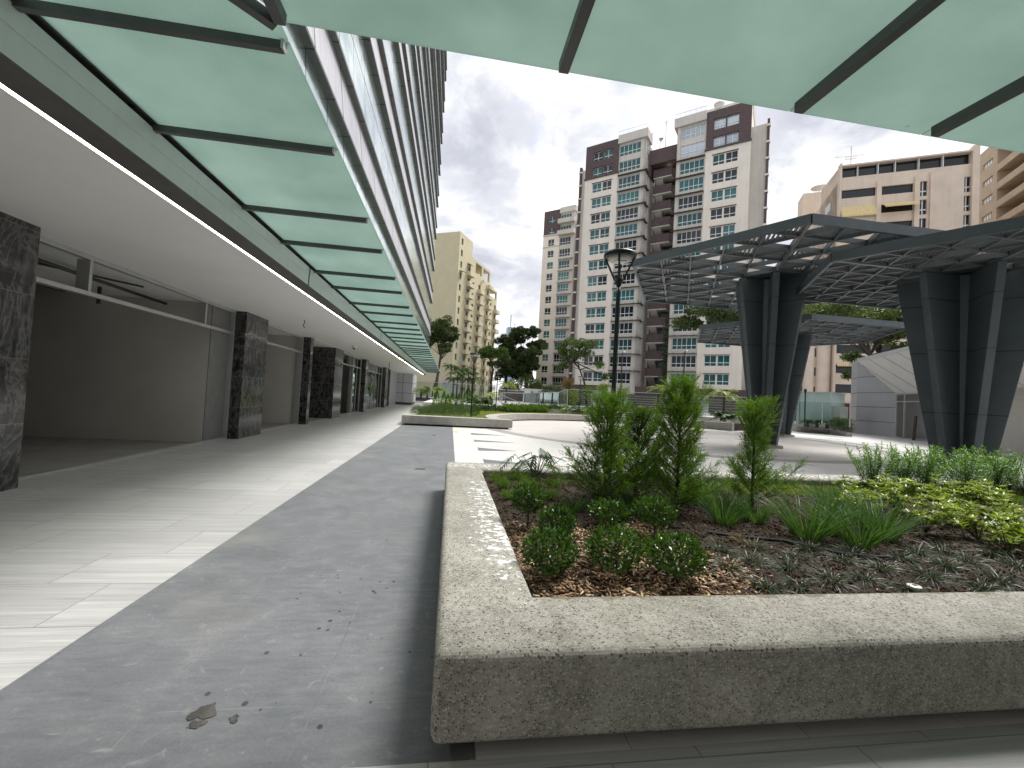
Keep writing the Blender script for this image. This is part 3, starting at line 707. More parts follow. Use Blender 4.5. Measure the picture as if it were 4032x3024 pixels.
conifer('conifer', 2.50, 4.34, 1.98, .62, 'tallest feathery conifer in the near planter, second from the left', 2, nb=135, prof=lambda s: (1-s)**.62*(.78+.22*math.cos(s*8+.5)))
conifer('conifer', 2.36, 5.05, 1.52, .68, 'dark bushy conifer half hidden behind the tallest conifer', 3, 'conifer_dark', nb=95)
conifer('conifer', 3.62, 4.62, 1.72, .72, 'slim open conifer on the right with pale spreading tips, before the pergola column', 4, nb=92, prof=lambda s: (1-s)**.6*(.62+.38*math.cos(s*6.5+.2)))
# ------------------------------------------------------------------ clipped ball shrubs on short stems
def ball(x, y, zt, zb, r, label, seed):
    g = np.random.default_rng(seed); z0 = float(soil_z(np.array(x), np.array(y)))
    t = thing('ball_shrub', label, 'shrub', (x, y, z0), 'clipped ball shrubs in the near planter')
    c = np.array([x, y, (zt+zb)/2]); hz = (zt-zb)/2
    st = MB().tube([(x, y, z0-.02), (x+.01, y, z0+.08), c], [.011, .010, .006], 6)
    n = 1500
    d = unit(g.normal(size=(n, 3))); rr = g.uniform(.52, 1.03, n)**.6
    k = 1+.10*np.sin(d[:, 0]*5+seed)*np.cos(d[:, 1]*4+seed)+.06*np.sin(d[:, 2]*9)
    P = c+d*np.array([r, r, hz])*(rr*k)[:, None]
    D = unit(d*.8+np.array([0, 0, .45])+g.normal(size=(n, 3))*.55)
    lf = LB().add(leaves(P-D*.015, D, g.uniform(.024, .046, n), g.uniform(.012, .019, n), None, .18))
    for i in range(26):
        q = c+unit(g.normal(size=3))*np.array([r, r, hz])*.8; st.tube([(x, y, z0+.1), (c*.4+q*.6), q], [.004, .003, .0015], 4, False)
    n2 = 60; d = rdir(n2, .1, 1); P = c+d*np.array([r, r, hz])*1.04; D = unit(d*.6+np.array([0, 0, .8]))
    lf.add(leaves(P, D, g.uniform(.03, .05, n2), .014, None, .1))
    st.build('stem', M['bark'], t); lf.build('foliage', M['ball'], t)
ball(.76, 3.84, .755, .50, .155, 'round glossy shrub with lime tips, farthest left beside the concrete edge', 11)
ball(.95, 3.5, .645, .40, .155, 'round glossy shrub overlapping the front of the farthest left one', 12)
ball(1.53, 3.78, .63, .45, .20, 'wide flat glossy shrub below the leftmost conifer', 13)
ball(1.83, 3.52, .735, .50, .19, 'glossy flat-topped shrub on a bare stem beside the tallest conifer', 14)
ball(.735, 2.84, .665, .385, .185, 'round glossy shrub at the front corner nearest the camera', 15)
ball(1.20, 2.84, .68, .395, .205, 'middle glossy shrub in the front row over pale wood chips', 16)
ball(1.58, 2.72, .675, .41, .205, 'right glossy shrub of the front row, next to the dark grass tufts', 17)
# ------------------------------------------------------------------ strap leaved clumps
def clump(name, x, y, n, L, W, droop, spread, mat, label, cat, grp, seed, zmin=.5, up=None):
    g = np.random.default_rng(seed); z0 = float(soil_z(np.array(x), np.array(y)))
    t = thing(name, label, cat, (x, y, z0), grp)
    a = g.uniform(0, 2*PI, n); r = spread*np.sqrt(g.uniform(0, 1, n))
    P = np.stack([x+r*np.cos(a), y+r*np.sin(a), np.full(n, z0-.01)], 1)
    zz = g.uniform(zmin, .98, n); h = np.sqrt(1-zz*zz); b = a+g.normal(size=n)*.5
    D = np.stack([h*np.cos(b), h*np.sin(b), zz], 1)
    LB().add(blades(P, D, g.uniform(.55, 1.05, n)*L, g.uniform(.7, 1.1, n)*W, g.uniform(.5, 1.3, n)*droop, 6)).build('blades', M[mat], t)
    return t
ag = [(3.33, 3.52, 1.05), (3.68, 3.34, .95), (4.15, 3.52, .9), (2.81, 3.97, .8), (3.2, 4.02, .7), (3.98, 3.95, .95), (4.5, 4.2, .85), (4.35, 3.75, .7), (2.75, 4.7, .9), (3.05, 4.75, .95), (3.2, 5.1, .9), (2.05, 4.5, .8), (1.85, 4.95, .7), (2.15, 5.2, .8), (3.1, 4.35, .8), (4.9, 4.9, .8), (1.32, 4.28, .55), (3.75, 3.7, .8)]
glab = {0: 'tall upright strap-leaved clump in front of the right-hand conifer', 1: 'fountain-like strap-leaved clump beside the black drip pipe'}
for i, (x, y, s) in enumerate(ag):
    clump('strap_plant', x, y, int(150*s), .70*s, .0088, .30, .11*s, 'strap', glab.get(i, 'green strap-leaved clump among the conifers of the near planter'), 'grass clump', 'strap-leaved clumps in the near planter', 100+i, .76)
mo = [(2.16, 2.60), (2.05, 2.85), (2.33, 2.95), (2.42, 2.62), (2.62, 3.3), (2.72, 2.66), (2.80, 3.05), (2.25, 3.2), (3.02, 2.70), (3.06, 3.22), (3.14, 2.98), (3.36, 2.86), (3.40, 3.12), (3.62, 2.72), (3.72, 3.0), (3.85, 2.56), (3.95, 2.86), (4.02, 3.12), (4.16, 2.66), (4.30, 2.95), (4.38, 3.2), (4.46, 2.60), (4.62, 2.85), (4.75, 3.1), (4.85, 2.62), (5.0, 2.9), (3.24, 2.58), (2.55, 2.85)]
for i, (x, y) in enumerate(mo):
    s = random.uniform(.85, 1.2)
    clump('grass_tuft', x, y, 130, .20*s, .0042, .5, .04, 'mondo', 'low dark grass tuft in the bare bark front of the near planter', 'grass tuft', 'dark grass tufts along the planter front', 200+i, .25)
clump('grass_tuft', 2.60, 3.42, 80, .17, .006, .4, .035, 'dry', 'withered brown grass tuft beside the black drip pipe', 'grass tuft', None, 260, .3)
# feathery low tufts near the back left corner
for i, (x, y, br) in enumerate([(.74, 6.02, 0), (1.03, 6.10, 0), (.74, 5.45, 0), (1.10, 5.5, 0), (.74, 4.9, 1), (1.45, 5.6, 0), (1.22, 4.85, 0), (1.0, 5.15, 0)]):
    g = np.random.default_rng(300+i); z0 = float(soil_z(np.array(x), np.array(y)))
    t = thing('feathery_tuft', 'low feathery plant turning brown at its base, beside the left wall' if br else 'low bright feathery plant at the back left corner of the near planter', 'plant', (x, y, z0), 'feathery low plants')
    fol = LB(); ns = 60; zz = g.uniform(.35, .95, ns); a = g.uniform(0, 2*PI, ns); h = np.sqrt(1-zz**2)
    sd = np.stack([h*np.cos(a), h*np.sin(a), zz], 1); sl = g.uniform(.10, .2, ns)*(.75 if br else 1)
    S = np.repeat(np.arange(ns), 26); tt = np.tile(np.linspace(.2, 1, 26), ns)
    P = np.array([x, y, z0])+sd[S]*(sl[S]*tt)[:, None]
    D = unit(sd[S]+g.normal(size=(len(S), 3))*.7)
    fol.add(leaves(P, D, g.uniform(.02, .038, len(S)), .0045)); fol.build('foliage', M['tuft'], t)
# split-leaf philodendron at the back edge
t = thing('split_leaf_plant', 'dark split-leaf plant leaning over the back left edge of the near planter', 'plant', (1.31, 6.08, .36))
g = np.random.default_rng(5); stm = MB(); lf = LB()
for i in range(17):
    a = i*2.4+g.uniform(-.3, .3); el = g.uniform(.55, 1.35); L = g.uniform(.30, .52)
    d = np.array([math.cos(a)*math.cos(el), math.sin(a)*math.cos(el), math.sin(el)])
    b0 = np.array([1.31, 6.08, .36]); b1 = b0+d*L+np.array([0, 0, .03])
    stm.tube([b0, b0+d*L*.5+np.array([0, 0, .03]), b1], [.006, .005, .004], 5, False)
    ax = unit(np.array([d[0], d[1], -.25+.3*g.uniform(-1, 1)])); sd = unit(np.cross(ax, [0, 0, 1])); BL = g.uniform(.17, .27)
    for k in range(8):
        tt = k/7; p = b1+ax*BL*tt-np.array([0, 0, .10])*BL*tt*tt*1.4; w = BL*(.55*math.sin(PI*(.18+.78*(1-tt)))+.08)
        for sg in (1, -1):
            q = unit(sd*sg+ax*(.35+.5*tt)-np.array([0, 0, .22]))
            lf.add(leaves(p[None], q[None], np.array([w]), np.array([.028]), (ax+.2*sd)[None], .2))
    lf.add(leaves((b1)[None], (ax-np.array([0, 0, .1]))[None], np.array([BL*1.15]), np.array([.05]), sd[None], .1))
stm.build('stems', M['stem'], t); lf.build('leaves', M['philo'], t)
# lime-green leafy shrubs
yl = [(4.45, 3.95), (4.85, 3.7), (5.2, 3.5), (5.6, 3.45), (4.75, 4.3), (5.2, 4.15), (5.65, 3.95), (6.1, 3.85), (5.05, 4.7), (5.55, 4.55), (6.05, 4.4), (6.55, 4.3), (5.4, 5.1), (5.95, 5.0), (6.5, 4.85), (7.05, 4.7), (5.0, 3.15), (5.45, 3.05), (6.45, 5.35), (7.0, 5.2), (7.5, 5.1), (6.6, 3.8), (5.9, 3.3)]
def lime(x, y, s, seed, label, mat='lime', grp='lime-leaved shrubs in the near planter', zt=.36):
    g = np.random.default_rng(seed); z0 = float(soil_z(np.array(x), np.array(min(y, 6.3))))
    t = thing('leafy_shrub', label, 'shrub', (x, y, z0), grp); stm = MB(); lf = LB()
    for i in range(13):
        a = g.uniform(0, 2*PI); el = g.uniform(.45, 1.35); L = g.uniform(.5, 1)*zt*s
        d = np.array([math.cos(a)*math.cos(el), math.sin(a)*math.cos(el), math.sin(el)]); b0 = np.array([x, y, z0]); b1 = b0+d*L
        stm.tube([b0, b0+d*L*.5+np.array([0, 0, .02]), b1], [.005, .004, .002], 4, False)
        for q, nn, sz in ((1.0, 9, 1.0), (.78, 6, .9), (.55, 5, .8)):
            p = b0+d*L*q+np.array([0, 0, .02*4*q*(1-q)])
            an = g.uniform(0, 6)+np.arange(nn)*2*PI/nn; e = g.uniform(.1, .8, nn)
            D = np.stack([np.cos(an)*np.cos(e), np.sin(an)*np.cos(e), np.sin(e)], 1)+d*.35
            lf.add(leaves(np.repeat(p[None], nn, 0), D, g.uniform(.055, .092, nn)*sz, g.uniform(.022, .033, nn)*sz, np.cross(D, [0, 0, 1.0]), .22))
    stm.build('stems', M['stem'], t); lf.build('leaves', M[mat], t)
for i, (x, y) in enumerate(yl):
    lime(x, y, 1.0+.15*math.sin(i*3), 400+i, 'lime-leaved shrub in the mass at the right of the near planter')
lime(9.35, 5.75, 1.9, 440, 'taller yellow-leaved shrub at the right edge of the photo, beside the narrow-leaved plants', 'palm_yellow', None)
# narrow-leaved tall plants along the back right
for i, (x, y) in enumerate([(7.0, 6.15), (7.3, 5.95), (7.6, 6.2), (7.9, 5.9), (8.2, 6.2), (8.5, 5.9), (8.8, 6.15), (9.1, 5.85), (9.4, 6.2), (7.45, 5.7), (8.05, 5.6), (8.65, 5.6), (9.7, 5.9), (6.75, 5.95), (9.95, 6.2)]):
    g = np.random.default_rng(500+i); z0 = float(soil_z(np.array(x), np.array(y)))
    t = thing('narrow_leaf_plant', 'tall pale narrow-leaved plant along the back right of the near planter', 'plant', (x, y, z0), 'narrow-leaved plants before the pergola column'); stm = MB(); lf = LB()
    for k in range(19):
        a = g.uniform(0, 2*PI); el = g.uniform(.95, 1.5); L = g.uniform(.48, .80)
        d = np.array([math.cos(a)*math.cos(el), math.sin(a)*math.cos(el), math.sin(el)]); b0 = np.array([x+g.normal()*.06, y+g.normal()*.06, z0]); b1 = b0+d*L
        stm.tube([b0, b1], [.004, .002], 4, False)
        nn = 34; tt = np.linspace(.25, 1, nn); an = np.arange(nn)*2.4; e = .15+tt*.7+g.normal(size=nn)*.15
        D = np.stack([np.cos(an)*np.cos(e), np.sin(an)*np.cos(e), np.sin(e)], 1)
        lf.add(blades(b0+d*(L*tt)[:, None], D, g.uniform(.07, .12, nn), np.full(nn, .014), g.uniform(.1, .5, nn), 2))
    stm.build('stems', M['stem'], t); lf.build('leaves', M['willowleaf'], t)
# low bright carpet patches between
for i, (x, y) in enumerate([(5.2, 5.5), (5.7, 5.6), (6.9, 5.6), (7.9, 5.35), (8.4, 5.25), (8.9, 5.4), (6.2, 5.65)]):
    clump('bright_tuft', x, y, 420, .13, .005, .2, .17, 'tuft', 'low bright green grass patch before the narrow-leaved plants', 'grass patch', 'bright grass patches', 560+i, .45)
# irrigation and lights in the bed
def pipe(pts, r, lab):
    tag(MB().tube([(x, y, float(soil_z(np.array(x), np.array(y)))+.012) for x, y in pts], r, 8).build('drip_pipe', M['black']), lab, 'pipe')
pipe([(2.4, 3.62), (2.65, 3.52), (2.99, 3.38), (3.26, 3.12), (3.42, 3.07), (3.62, 3.02)], .013, 'long black drip pipe lying across the bark among the grass tufts')
pipe([(1.86, 4.02), (2.05, 3.82), (2.2, 3.72)], .010, 'short black drip pipe beside the bare-stemmed ball shrub')
t = thing('valve_box', 'small irrigation valve with two black nozzles on a flat grey plate, before the lawn strip', 'valve', (5.35, 5.03, .36))
MB().lathe([(.07, .11), (.075, .12), (.07, .125)], (5.35, 5.03, .36), 16).build('plate', M['alu'], t)
MB().box(5.31, 5.33, 5.02, 5.04, .36, .60).box(5.40, 5.42, 5.02, 5.04, .36, .56).build('nozzle', M['black'], t)
MB().tube([(5.32, 5.03, .56), (5.35, 5.0, .63), (5.39, 5.02, .60), (5.36, 5.05, .55)], .004, 5).build('wire', M['black'], t)
MB().tube([(5.35, 5.03, .36), (5.35, 5.03, .47)], .012, 6).build('stem', M['black'], t)
t = thing('garden_bollard', 'short black garden light post at the right edge of the near planter', 'bollard', (8.08, 5.08, .38))
MB().lathe([(.018, .0), (.018, .26), (.026, .265), (.026, .30), (.012, .305)], (8.08, 5.08, .38), 12).build('post', M['black'], t)
MB().lathe([(.03, -.01), (.03, .015), (.018, .02)], (8.08, 5.08, .38), 12).build('foot', M['black'], t)
t = thing('ground_light', 'small round white ground cap by the planter front among the dark tufts', 'ground cap', (3.28, 2.56, .37))
MB().lathe([(.042, .0), (.042, .018), (.030, .022)], (3.28, 2.56, .37), 20).build('cap', M['white_plastic'], t)
MB().lathe([(.014, .0215), (.014, .024)], (3.28, 2.56, .37), 14).build('lens', M['black'], t)
# ------------------------------------------------------------------ lamp posts
def lamp(x, y, zb, H, label, s=1.0):
    t = thing('street_lamp', label, 'lamp post', (x, y, zb), 'garden lamp posts round the plaza'); c = (x, y, zb)
    MB().lathe([(.075*s, 0), (.075*s, .02), (.045*s, .05), (.036*s, .35), (.033*s, H-.62*s), (.031*s, H-.50*s)], c, 16).build('pole', M['lamp_green'], t, True)
    MB().lathe([(.034*s, H-.50*s), (.045*s, H-.46*s), (.075*s, H-.40*s), (.03*s, H-.39*s)], c, 16).build('collar', M['lamp_green'], t, True)
    MB().lathe([(.205*s, H-.075*s), (.24*s, H-.065*s), (.245*s, H-.02*s), (.235*s, H), (.2, H)], c, 32).build('lamp_shade', M['lamp_green'], t, True)
    MB().lathe([(.05*s, H-.125*s), (.15*s, H-.115*s), (.205*s, H-.076*s)], c, 28).build('diffuser', M['lamp_lens'], t, True)
    MB().obox((x, y, zb+H-.128*s), (.085*s, 0, 0), (0, .07*s, 0), (0, 0, .006*s)).build('led_plate', M['white_plastic'], t)
    for k in range(4):
        a = PI/4+k*PI/2+.35; ca, sa = math.cos(a), math.sin(a)
        P = [(x+r*s*ca, y+r*s*sa, zb+H+z*s) for r, z in ((.06, -.405), (.11, -.30), (.165, -.18), (.215, -.06))]
        MB().tube(P, [.017*s, .015*s, .014*s, .016*s], 8).build('arm', M['lamp_green'], t)
    return t
lamp(2.43, 6.12, .36, 3.45, 'big dark green lamp post rising behind the conifers of the near planter')
# ------------------------------------------------------------------ far planter, lawn and curved bench
FP = thing('bench_planter', 'long low concrete bench planter with lawn across the middle of the plaza', 'planter', (-2.1, 19.7, 0))
w = MB().box(-2.1, 2.97, 19.72, 20.3, .07, .45).box(-2.1, -1.6, 20.3, 41.0, .07, .45)
w.build('bench_wall', M['concrete_far'], FP, bevel=.025, seg=3)
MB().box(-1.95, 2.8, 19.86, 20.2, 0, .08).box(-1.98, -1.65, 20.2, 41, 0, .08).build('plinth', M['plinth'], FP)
cb = MB().arc(pc, 8.85, 9.45, 188.5, 88, .07, .452, 70)
cb.build('curved_bench', M['concrete_far'], FP, bevel=.02, seg=2)
MB().arc(pc, 8.98, 9.3, 187, 89, 0, .08, 60).build('plinth', M['plinth'], FP)
Pl = [(-1.6, 20.3), (2.3, 20.3)]
A = [math.radians(a) for a in np.linspace(186, 90, 40)]
poly = [(-1.6, 20.3), (2.05, 20.3)]+[(pc[0]+9.4*math.cos(a), pc[1]+9.4*math.sin(a)) for a in A]+[(11.3, 34.0), (-1.6, 34.0)]
struct('lawn_ground', MB().prism(poly[::-1], .05, .385), plain('lawn_soil', (.12, .15, .02), .9, 0, .25, 6))
n = 46000
x = RNG.uniform(-1.6, 10, n); y = RNG.uniform(20.3, 33, n)
k = np.hypot(x-pc[0], y-pc[1]) > 9.45; k &= ~((x < .9) & (y < 23)); x, y = x[k], y[k]; n = len(x)
tag(LB().add(blades(np.stack([x, y, np.full(n, .383)], 1), rdir(n, .5, 1), RNG.uniform(.03, .07, n), np.full(n, .014), RNG.uniform(0, .4, n), 2)).build('grass', M['lawn']), kind='stuff')
def bush(name, x, y, z, rx, rz, mat, label, cat, grp, seed, n=900, L=(.05, .1), W=.03, shape='ball', ry=None, upw=.35, stem=True):
    g = np.random.default_rng(seed); ry = ry or rx
    t = thing(name, label, cat, (x, y, z), grp)
    d = unit(g.normal(size=(n, 3))); rr = g.uniform(.15, 1.0, n)**.45
    if shape == 'cone':
        h = g.uniform(0, 1, n)**1.25; a = g.uniform(0, 2*PI, n); r = (1-h)**.85*np.minimum(1, .55+h*3)*g.uniform(.55, 1.06, n)*(1+.12*np.sin(a*3+h*9+seed))
        P = np.stack([x+rx*r*np.cos(a), y+ry*r*np.sin(a), z+h*2*rz], 1); D = np.stack([np.cos(a)*.5, np.sin(a)*.5, np.full(n, 1.0)], 1)+g.normal(size=(n, 3))*.35
    else:
        k = 1+.16*np.sin(d[:, 0]*4+seed)*np.cos(d[:, 1]*3.3+seed*2)+.1*np.sin(d[:, 2]*7+d[:, 0]*5)
        P = np.array([x, y, z+rz])+d*np.array([rx, ry, rz])*(rr*k)[:, None]; P[:, 2] = np.maximum(P[:, 2], z+.01)
        D = d*.7+np.array([0, 0, upw])+g.normal(size=(n, 3))*.5
    LB().add(leaves(P, D, g.uniform(*L, n), g.uniform(.8, 1.2, n)*W, None, .15)).build('foliage', M[mat], t)
    if stem: MB().tube([(x, y, z-.02), (x, y, z+rz*.9)], [.02, .01], 5).build('stem', M['bark'], t)
    return t
# grey-green mass at the left front of the bench planter
i = 0
for yy, x0, x1 in ((20.75, -1.5, .7), (21.35, -1.55, .8), (22.0, -1.5, .85), (22.7, -1.5, .8)):
    for xx in np.arange(x0, x1, .36):
        i += 1
        bush('grey_green_shrub', xx+random.uniform(-.1, .1), yy+random.uniform(-.12, .12), .38, .30, .20+.10*min(1, (xx+1.6)/1.2)*random.uniform(.8, 1.1), 'lavender', 'feathery grey-green shrub in the mass at the left end of the bench planter', 'shrub', 'grey-green shrubs of the bench planter', 600+i, 420, (.05, .11), .012, upw=.9, stem=False)
for i, (dx, D, h, r) in enumerate([(1600+435*.27125, 30, 1.30, .42), (1600+540*.27125, 32, 1.22, .42), (1600+600*.27125, 30, 1.05, .45), (1600+665*.27125, 31, 1.25, .45), (1600+765*.27125, 31, 1.18, .42)]):
    p = at(dx, 1590, D)
    bush('cone_conifer', p[0], p[1], .38, r, h*.5, 'conifer', ['bright green cone conifer behind the grey-green shrubs, leftmost of five', 'bright green cone conifer, second from the left of five', 'shortest bright green cone conifer, middle of five', 'bright green cone conifer, fourth from the left of five', 'bright green cone conifer, rightmost of five, beside the big round conifer'][i], 'conifer', 'cone conifers in the bench planter', 640+i, 2200, (.05, .10), .022, 'cone')
p = at(1600+890*.27125, 1590, 28); bush('round_conifer', p[0], p[1], .38, .75, .78, 'conifer_dark', 'big dark oval conifer left of the second lamp post', 'conifer', None, 650, 3200, (.05, .10), .022, 'cone')
p = at(1600+985*.27125, 1625, 23.5); bush('low_shrub', p[0], p[1], .38, .30, .17, 'darkshrub', 'low dark shrub at the foot of the lamp post on the lawn edge', 'shrub', None, 651, 700, (.04, .08), .025)
for i, px in enumerate((980, 1035, 1090, 1160, 1230, 1300, 1385, 1430)):
    p = at(1600+px*.27125, 1600, 30.5+i*.25)
    bush('round_shrub', p[0], p[1], .38, .33+.05*(i % 3), .22+.06*((i*2) % 3), 'darkshrub', 'small round dark shrub in the row behind the lawn', 'shrub', 'round shrubs behind the lawn', 660+i, 800, (.05, .09), .03)
for i, px in enumerate(np.linspace(1480, 2180, 15)):
    p = at(1600+px*.27125, 1610, 31.5+i*.35)
    bush('hedge_shrub', p[0], p[1], .40, .50, .27+.05*math.sin(i*2.3), 'hedge', 'bright green hedge shrub in the row above the curved bench', 'shrub', 'hedge shrubs above the curved bench', 680+i, 900, (.07, .13), .05)
for i, px in enumerate(np.linspace(2100, 2380, 8)):
    p = at(px, 1622, 35.5+i*.1)
    bush('hedge_shrub', p[0], p[1], .42, .55, .30, 'hedge' if i % 2 else 'darkshrub', 'bright green hedge shrub farther along the curved bench' if i % 2 else 'darker hedge shrub farther along the curved bench', 'shrub', 'farther hedge shrubs above the curved bench', 700+i, 800, (.08, .15), .05)
lamp(1.14, 22.24, .385, 3.31, 'slender lamp post on the lawn edge beside the grey-green shrubs')
for px, py, D, lab in [(1600+888*.40687, 1200+605*.40687, 31.9, 'slender lamp post farther back before the big dark tree'), (1600+573*.40687, 1200+678*.40687, 47, 'small far lamp post before the palms of the yellow block'), (1600+757*.40687, 1200+706*.40687, 53, 'small far lamp post before the yellow block windows, with open pale head'), (1600+1690*.40687, 1200+694*.40687, 38, 'far lamp post under the leaning tree before the cream tower')]:
    p = at(px, py, D); lamp(p[0], p[1], p[2]-3.3, 3.3, lab)
# steps and terrace edges beyond the circle
t = thing('plaza_steps', 'broad white steps rising from the circle to the upper terrace', 'steps', (14.8, 31.8, 0))
for k in range(4):
    a0, a1 = 78, 57
    MB().arc(pc, 9.75+.42*k, 14.5, a0, a1, .0 if k == 0 else .15*k+.002, .15*(k+1), 14).build('step', M['plaza_tile'], t)
t = thing('curved_planter', 'curved concrete planter wall with palms right of the broad steps', 'planter', (18.5, 29.3, 0))
MB().arc(pc, 9.9, 10.35, 55, 34, 0, .55, 24).build('planter_wall', M['concrete_far'], t, bevel=.02)
MB().arc(pc, 10.35, 13.5, 55, 34, 0, .5, 24).build('soil', M['soil'], t)
for i, (x, y, zz) in enumerate([(19.7, 28.5, 0.0), (20.9, 30.0, 0.0), (21.4, 31.9, .0)]):
    tag(MB().box(x-.9, x+.9, y-.45, y+.45, zz, .14+.12*i).build('stone_step', M['concrete_far'], bevel=.01), ['lowest stone slab step right of the tallest conifer', 'middle stone slab step right of the tallest conifer', 'topmost stone slab step right of the tallest conifer'][i], 'step', 'stone slab steps')
for (x0, px0, x1, D, h, lab) in [(0, 3095, 3279, 43, .50, 'low concrete kerb wall before the frosted glass kiosk'), (0, 3279, 3345, 41, .30, 'lower dark kerb between the kiosk garden and the pavilion')]:
    a = at(px0, 1690, D); b = at(px1 if False else x1, 1690, D-1.5)
    tag(MB().beam((a[0], a[1], h/2), (b[0], b[1], h/2), .4, h).build('kerb_wall', M['concrete_far'], bevel=.015), lab, 'kerb wall')
# ------------------------------------------------------------------ steel tree pergolas
def pergola(cx, cy, z, r, Rb, Rt, label, seed, n=5, z0=0.0, ztop=None):
    g = random.Random(seed); t = thing('steel_pergola', label, 'pergola', (cx, cy, z0), 'hexagonal steel pergolas on the plaza')
    s = r/n
    a = np.array([s, 0, 0]); b = np.array([s*.5, s*math.sqrt(3)/2, 0]); C0 = np.array([cx, cy, z])
    pt = lambda i, j: C0+a*i+b*j
    ok = lambda i, j: max(abs(i), abs(j), abs(i+j)) <= n
    # rim
    hexv = [pt(n, 0), pt(0, n), pt(-n, n), pt(-n, 0), pt(0, -n), pt(n, -n)]
    for i in range(6):
        p, q = hexv[i], hexv[(i+1) % 6]; MB().beam(p, q, .09, .30).build('rim_beam', M['pergola'], t)
    # lattice lines in three directions
    L = MB()
    for k in range(-n+1, n):
        for (di, dj, f) in ((1, 0, lambda k, u: (u, k)), (0, 1, lambda k, u: (k, u)), (1, -1, lambda k, u: (u, k-u))):
            us = [u for u in range(-n*2, n*2+1) if ok(*f(k, u))]
            p, q = pt(*f(k, us[0])), pt(*f(k, us[-1])); off = .002*(di+2*dj)
            L.beam(p+[0, 0, off], q+[0, 0, off], .055 if k else .10, .17 if k else .24)
    L.build('lattice', M['pergola_light'], t)
    # louvres
    S = MB(); SOL = MB()
    for i in range(-n, n):
        for j in range(-n, n+1):
            for tri in (((i, j), (i+1, j), (i, j+1)), ((i+1, j), (i+1, j-1), (i, j))) :
                if not all(ok(*q) for q in tri): continue
                P = [pt(*q) for q in tri]; cen = sum(P)/3; d = np.linalg.norm(cen[:2]-C0[:2])
                u = g.random()
                if d < s*.75:
                    SOL.extr([p+(cen-p)*.06-np.array([0, 0, .05]) for p in P], (0, 0, .04)); continue
                if u < .33: continue
                k = g.choice((0, 0, 1, 2)); A, B, Cc = P[k], P[(k+1) % 3], P[(k+2) % 3]
                m = 8; step = np.linalg.norm(((A+B)/2-Cc))/m
                for q in range(m):
                    f = (q+.5)/m
                    p0, p1 = A+(Cc-A)*f, B+(Cc-B)*f
                    if np.linalg.norm(p1-p0) < .12: continue
                    e = (p1-p0)/np.linalg.norm(p1-p0)*.02
                    dd = (p1-p0); nn = np.cross(dd/np.linalg.norm(dd), [0, 0, 1])
                    S.obox((p0+p1)/2+np.array([0, 0, .045]), (p1-p0)/2-e*.2, nn*.024, (0, 0, .052))
    S.build('louvre', M['pergola_light'], t); SOL.build('hub_plate', M['pergola'], t)
    # trunk of six tapering fins
    zt = z-.15
    for i in range(6):
        an = math.radians(60*i); d = np.array([math.cos(an), math.sin(an), 0]); w = np.array([-d[1], d[0], 0])*.105
        r0 = .18
        q = [d*r0-w, d*Rb-w, d*Rb+w, d*r0+w]; q2 = [d*r0-w, d*Rt-w, d*Rt+w, d*r0+w]
        B0 = np.array([cx, cy, z0]); B1 = np.array([cx, cy, zt])
        f = MB().hexa([B0+v for v in q]+[B1+v for v in q2]).build('fin', M['pergola'], t, bevel=.012)
        for fr in (.28, .60, .86):
            jm = MB(); rr = Rb+(Rt-Rb)*fr+.004; zc = z0+(zt-z0)*fr; w2 = w*1.03
            jm.hexa([np.array([cx, cy, zc])+v for v in (d*r0-w2, d*rr-w2, d*rr+w2, d*r0+w2)]+[np.array([cx, cy, zc+.035])+v for v in (d*r0-w2, d*rr-w2, d*rr+w2, d*r0+w2)])
            jm.build('joint', M['joint'], f)
    MB().lathe([(.30, z0), (.46, zt)], (cx, cy, 0), 6).build('core', M['pergola'], t)
    MB().lathe([(Rb+.25, 0), (Rb+.25, .12)], (cx, cy, z0), 6).build('base_plate', M['concrete_far'], t)
    return t
pergola(13.4, 16.5, 7.3, 6.25, .48, 1.42, 'tall grey steel tree pergola in the middle, behind the slim right conifer', 21)
pergola(16.75, 11.75, 6.5, 5.06, .68, 1.74, 'nearest steel tree pergola at the right, its thick finned trunk rising behind the narrow-leaved plants', 22)
pergola(21.0, 24.4, 6.5, 5.85, .5, 1.5, 'farthest steel tree pergola, seen low behind the trunk of the middle one', 23)
# ------------------------------------------------------------------ pavilion with slanted soffit at the right
PV = thing('pavilion', 'low grey pavilion with slanted white soffit and shop openings at the right', 'building', (33, 27, 0))
hd = -151.4; u = hv(hd); nrm = np.array([u[1], -u[0], 0.0]); nrm = nrm if nrm @ (-np.array([30, 20, 0])) > 0 else -nrm
P = np.array([35.04, 32.38, 0]); Q = np.array([34.86, 28.91, 0]); Pl = np.array([36.92, 34.70, 0])
MB().hexa([P, Q, Q+[6, 0, 0], Pl, P+[0, 0, 6.33], Q+[0, 0, 6.33], Q+[6, 0, 6.33], Pl+[0, 0, 6.45]]).build('end_wall', M['pav_panel'], PV)
jn = MB(); d = (Q-P)/np.linalg.norm(Q-P)
for z in (1.15, 2.35, 3.55, 4.9):
    jn.beam(P+[-.004, 0, z], Q+[-.004, 0, z], .02, .03).beam(P+[-.01, .01, z], Pl+[-.01, .01, z], .02, .03)
jn.build('panel_joint', M['joint'], PV)
Lf = 22.0
e0 = P+np.array([0, 0, 6.28]); e1 = e0+u*(Lf+3); f0 = Q+np.array([0, 0, 3.46]); f1 = f0+u*Lf
MB().hexa([f0, f1, e1, e0, f0+[0, 0, .15], f1+[0, 0, .15], e1+[0, 0, .15], e0+[0, 0, .15]]).build('slanted_soffit', M['pav_soffit'], PV)
jn = MB()
for k in np.arange(1.4, Lf, 2.35):
    jn.beam(f0+u*k-[0, 0, .004], e0+u*(k-1.6)-[0, 0, .004], .035, .012)
jn.build('soffit_joint', M['joint'], PV)
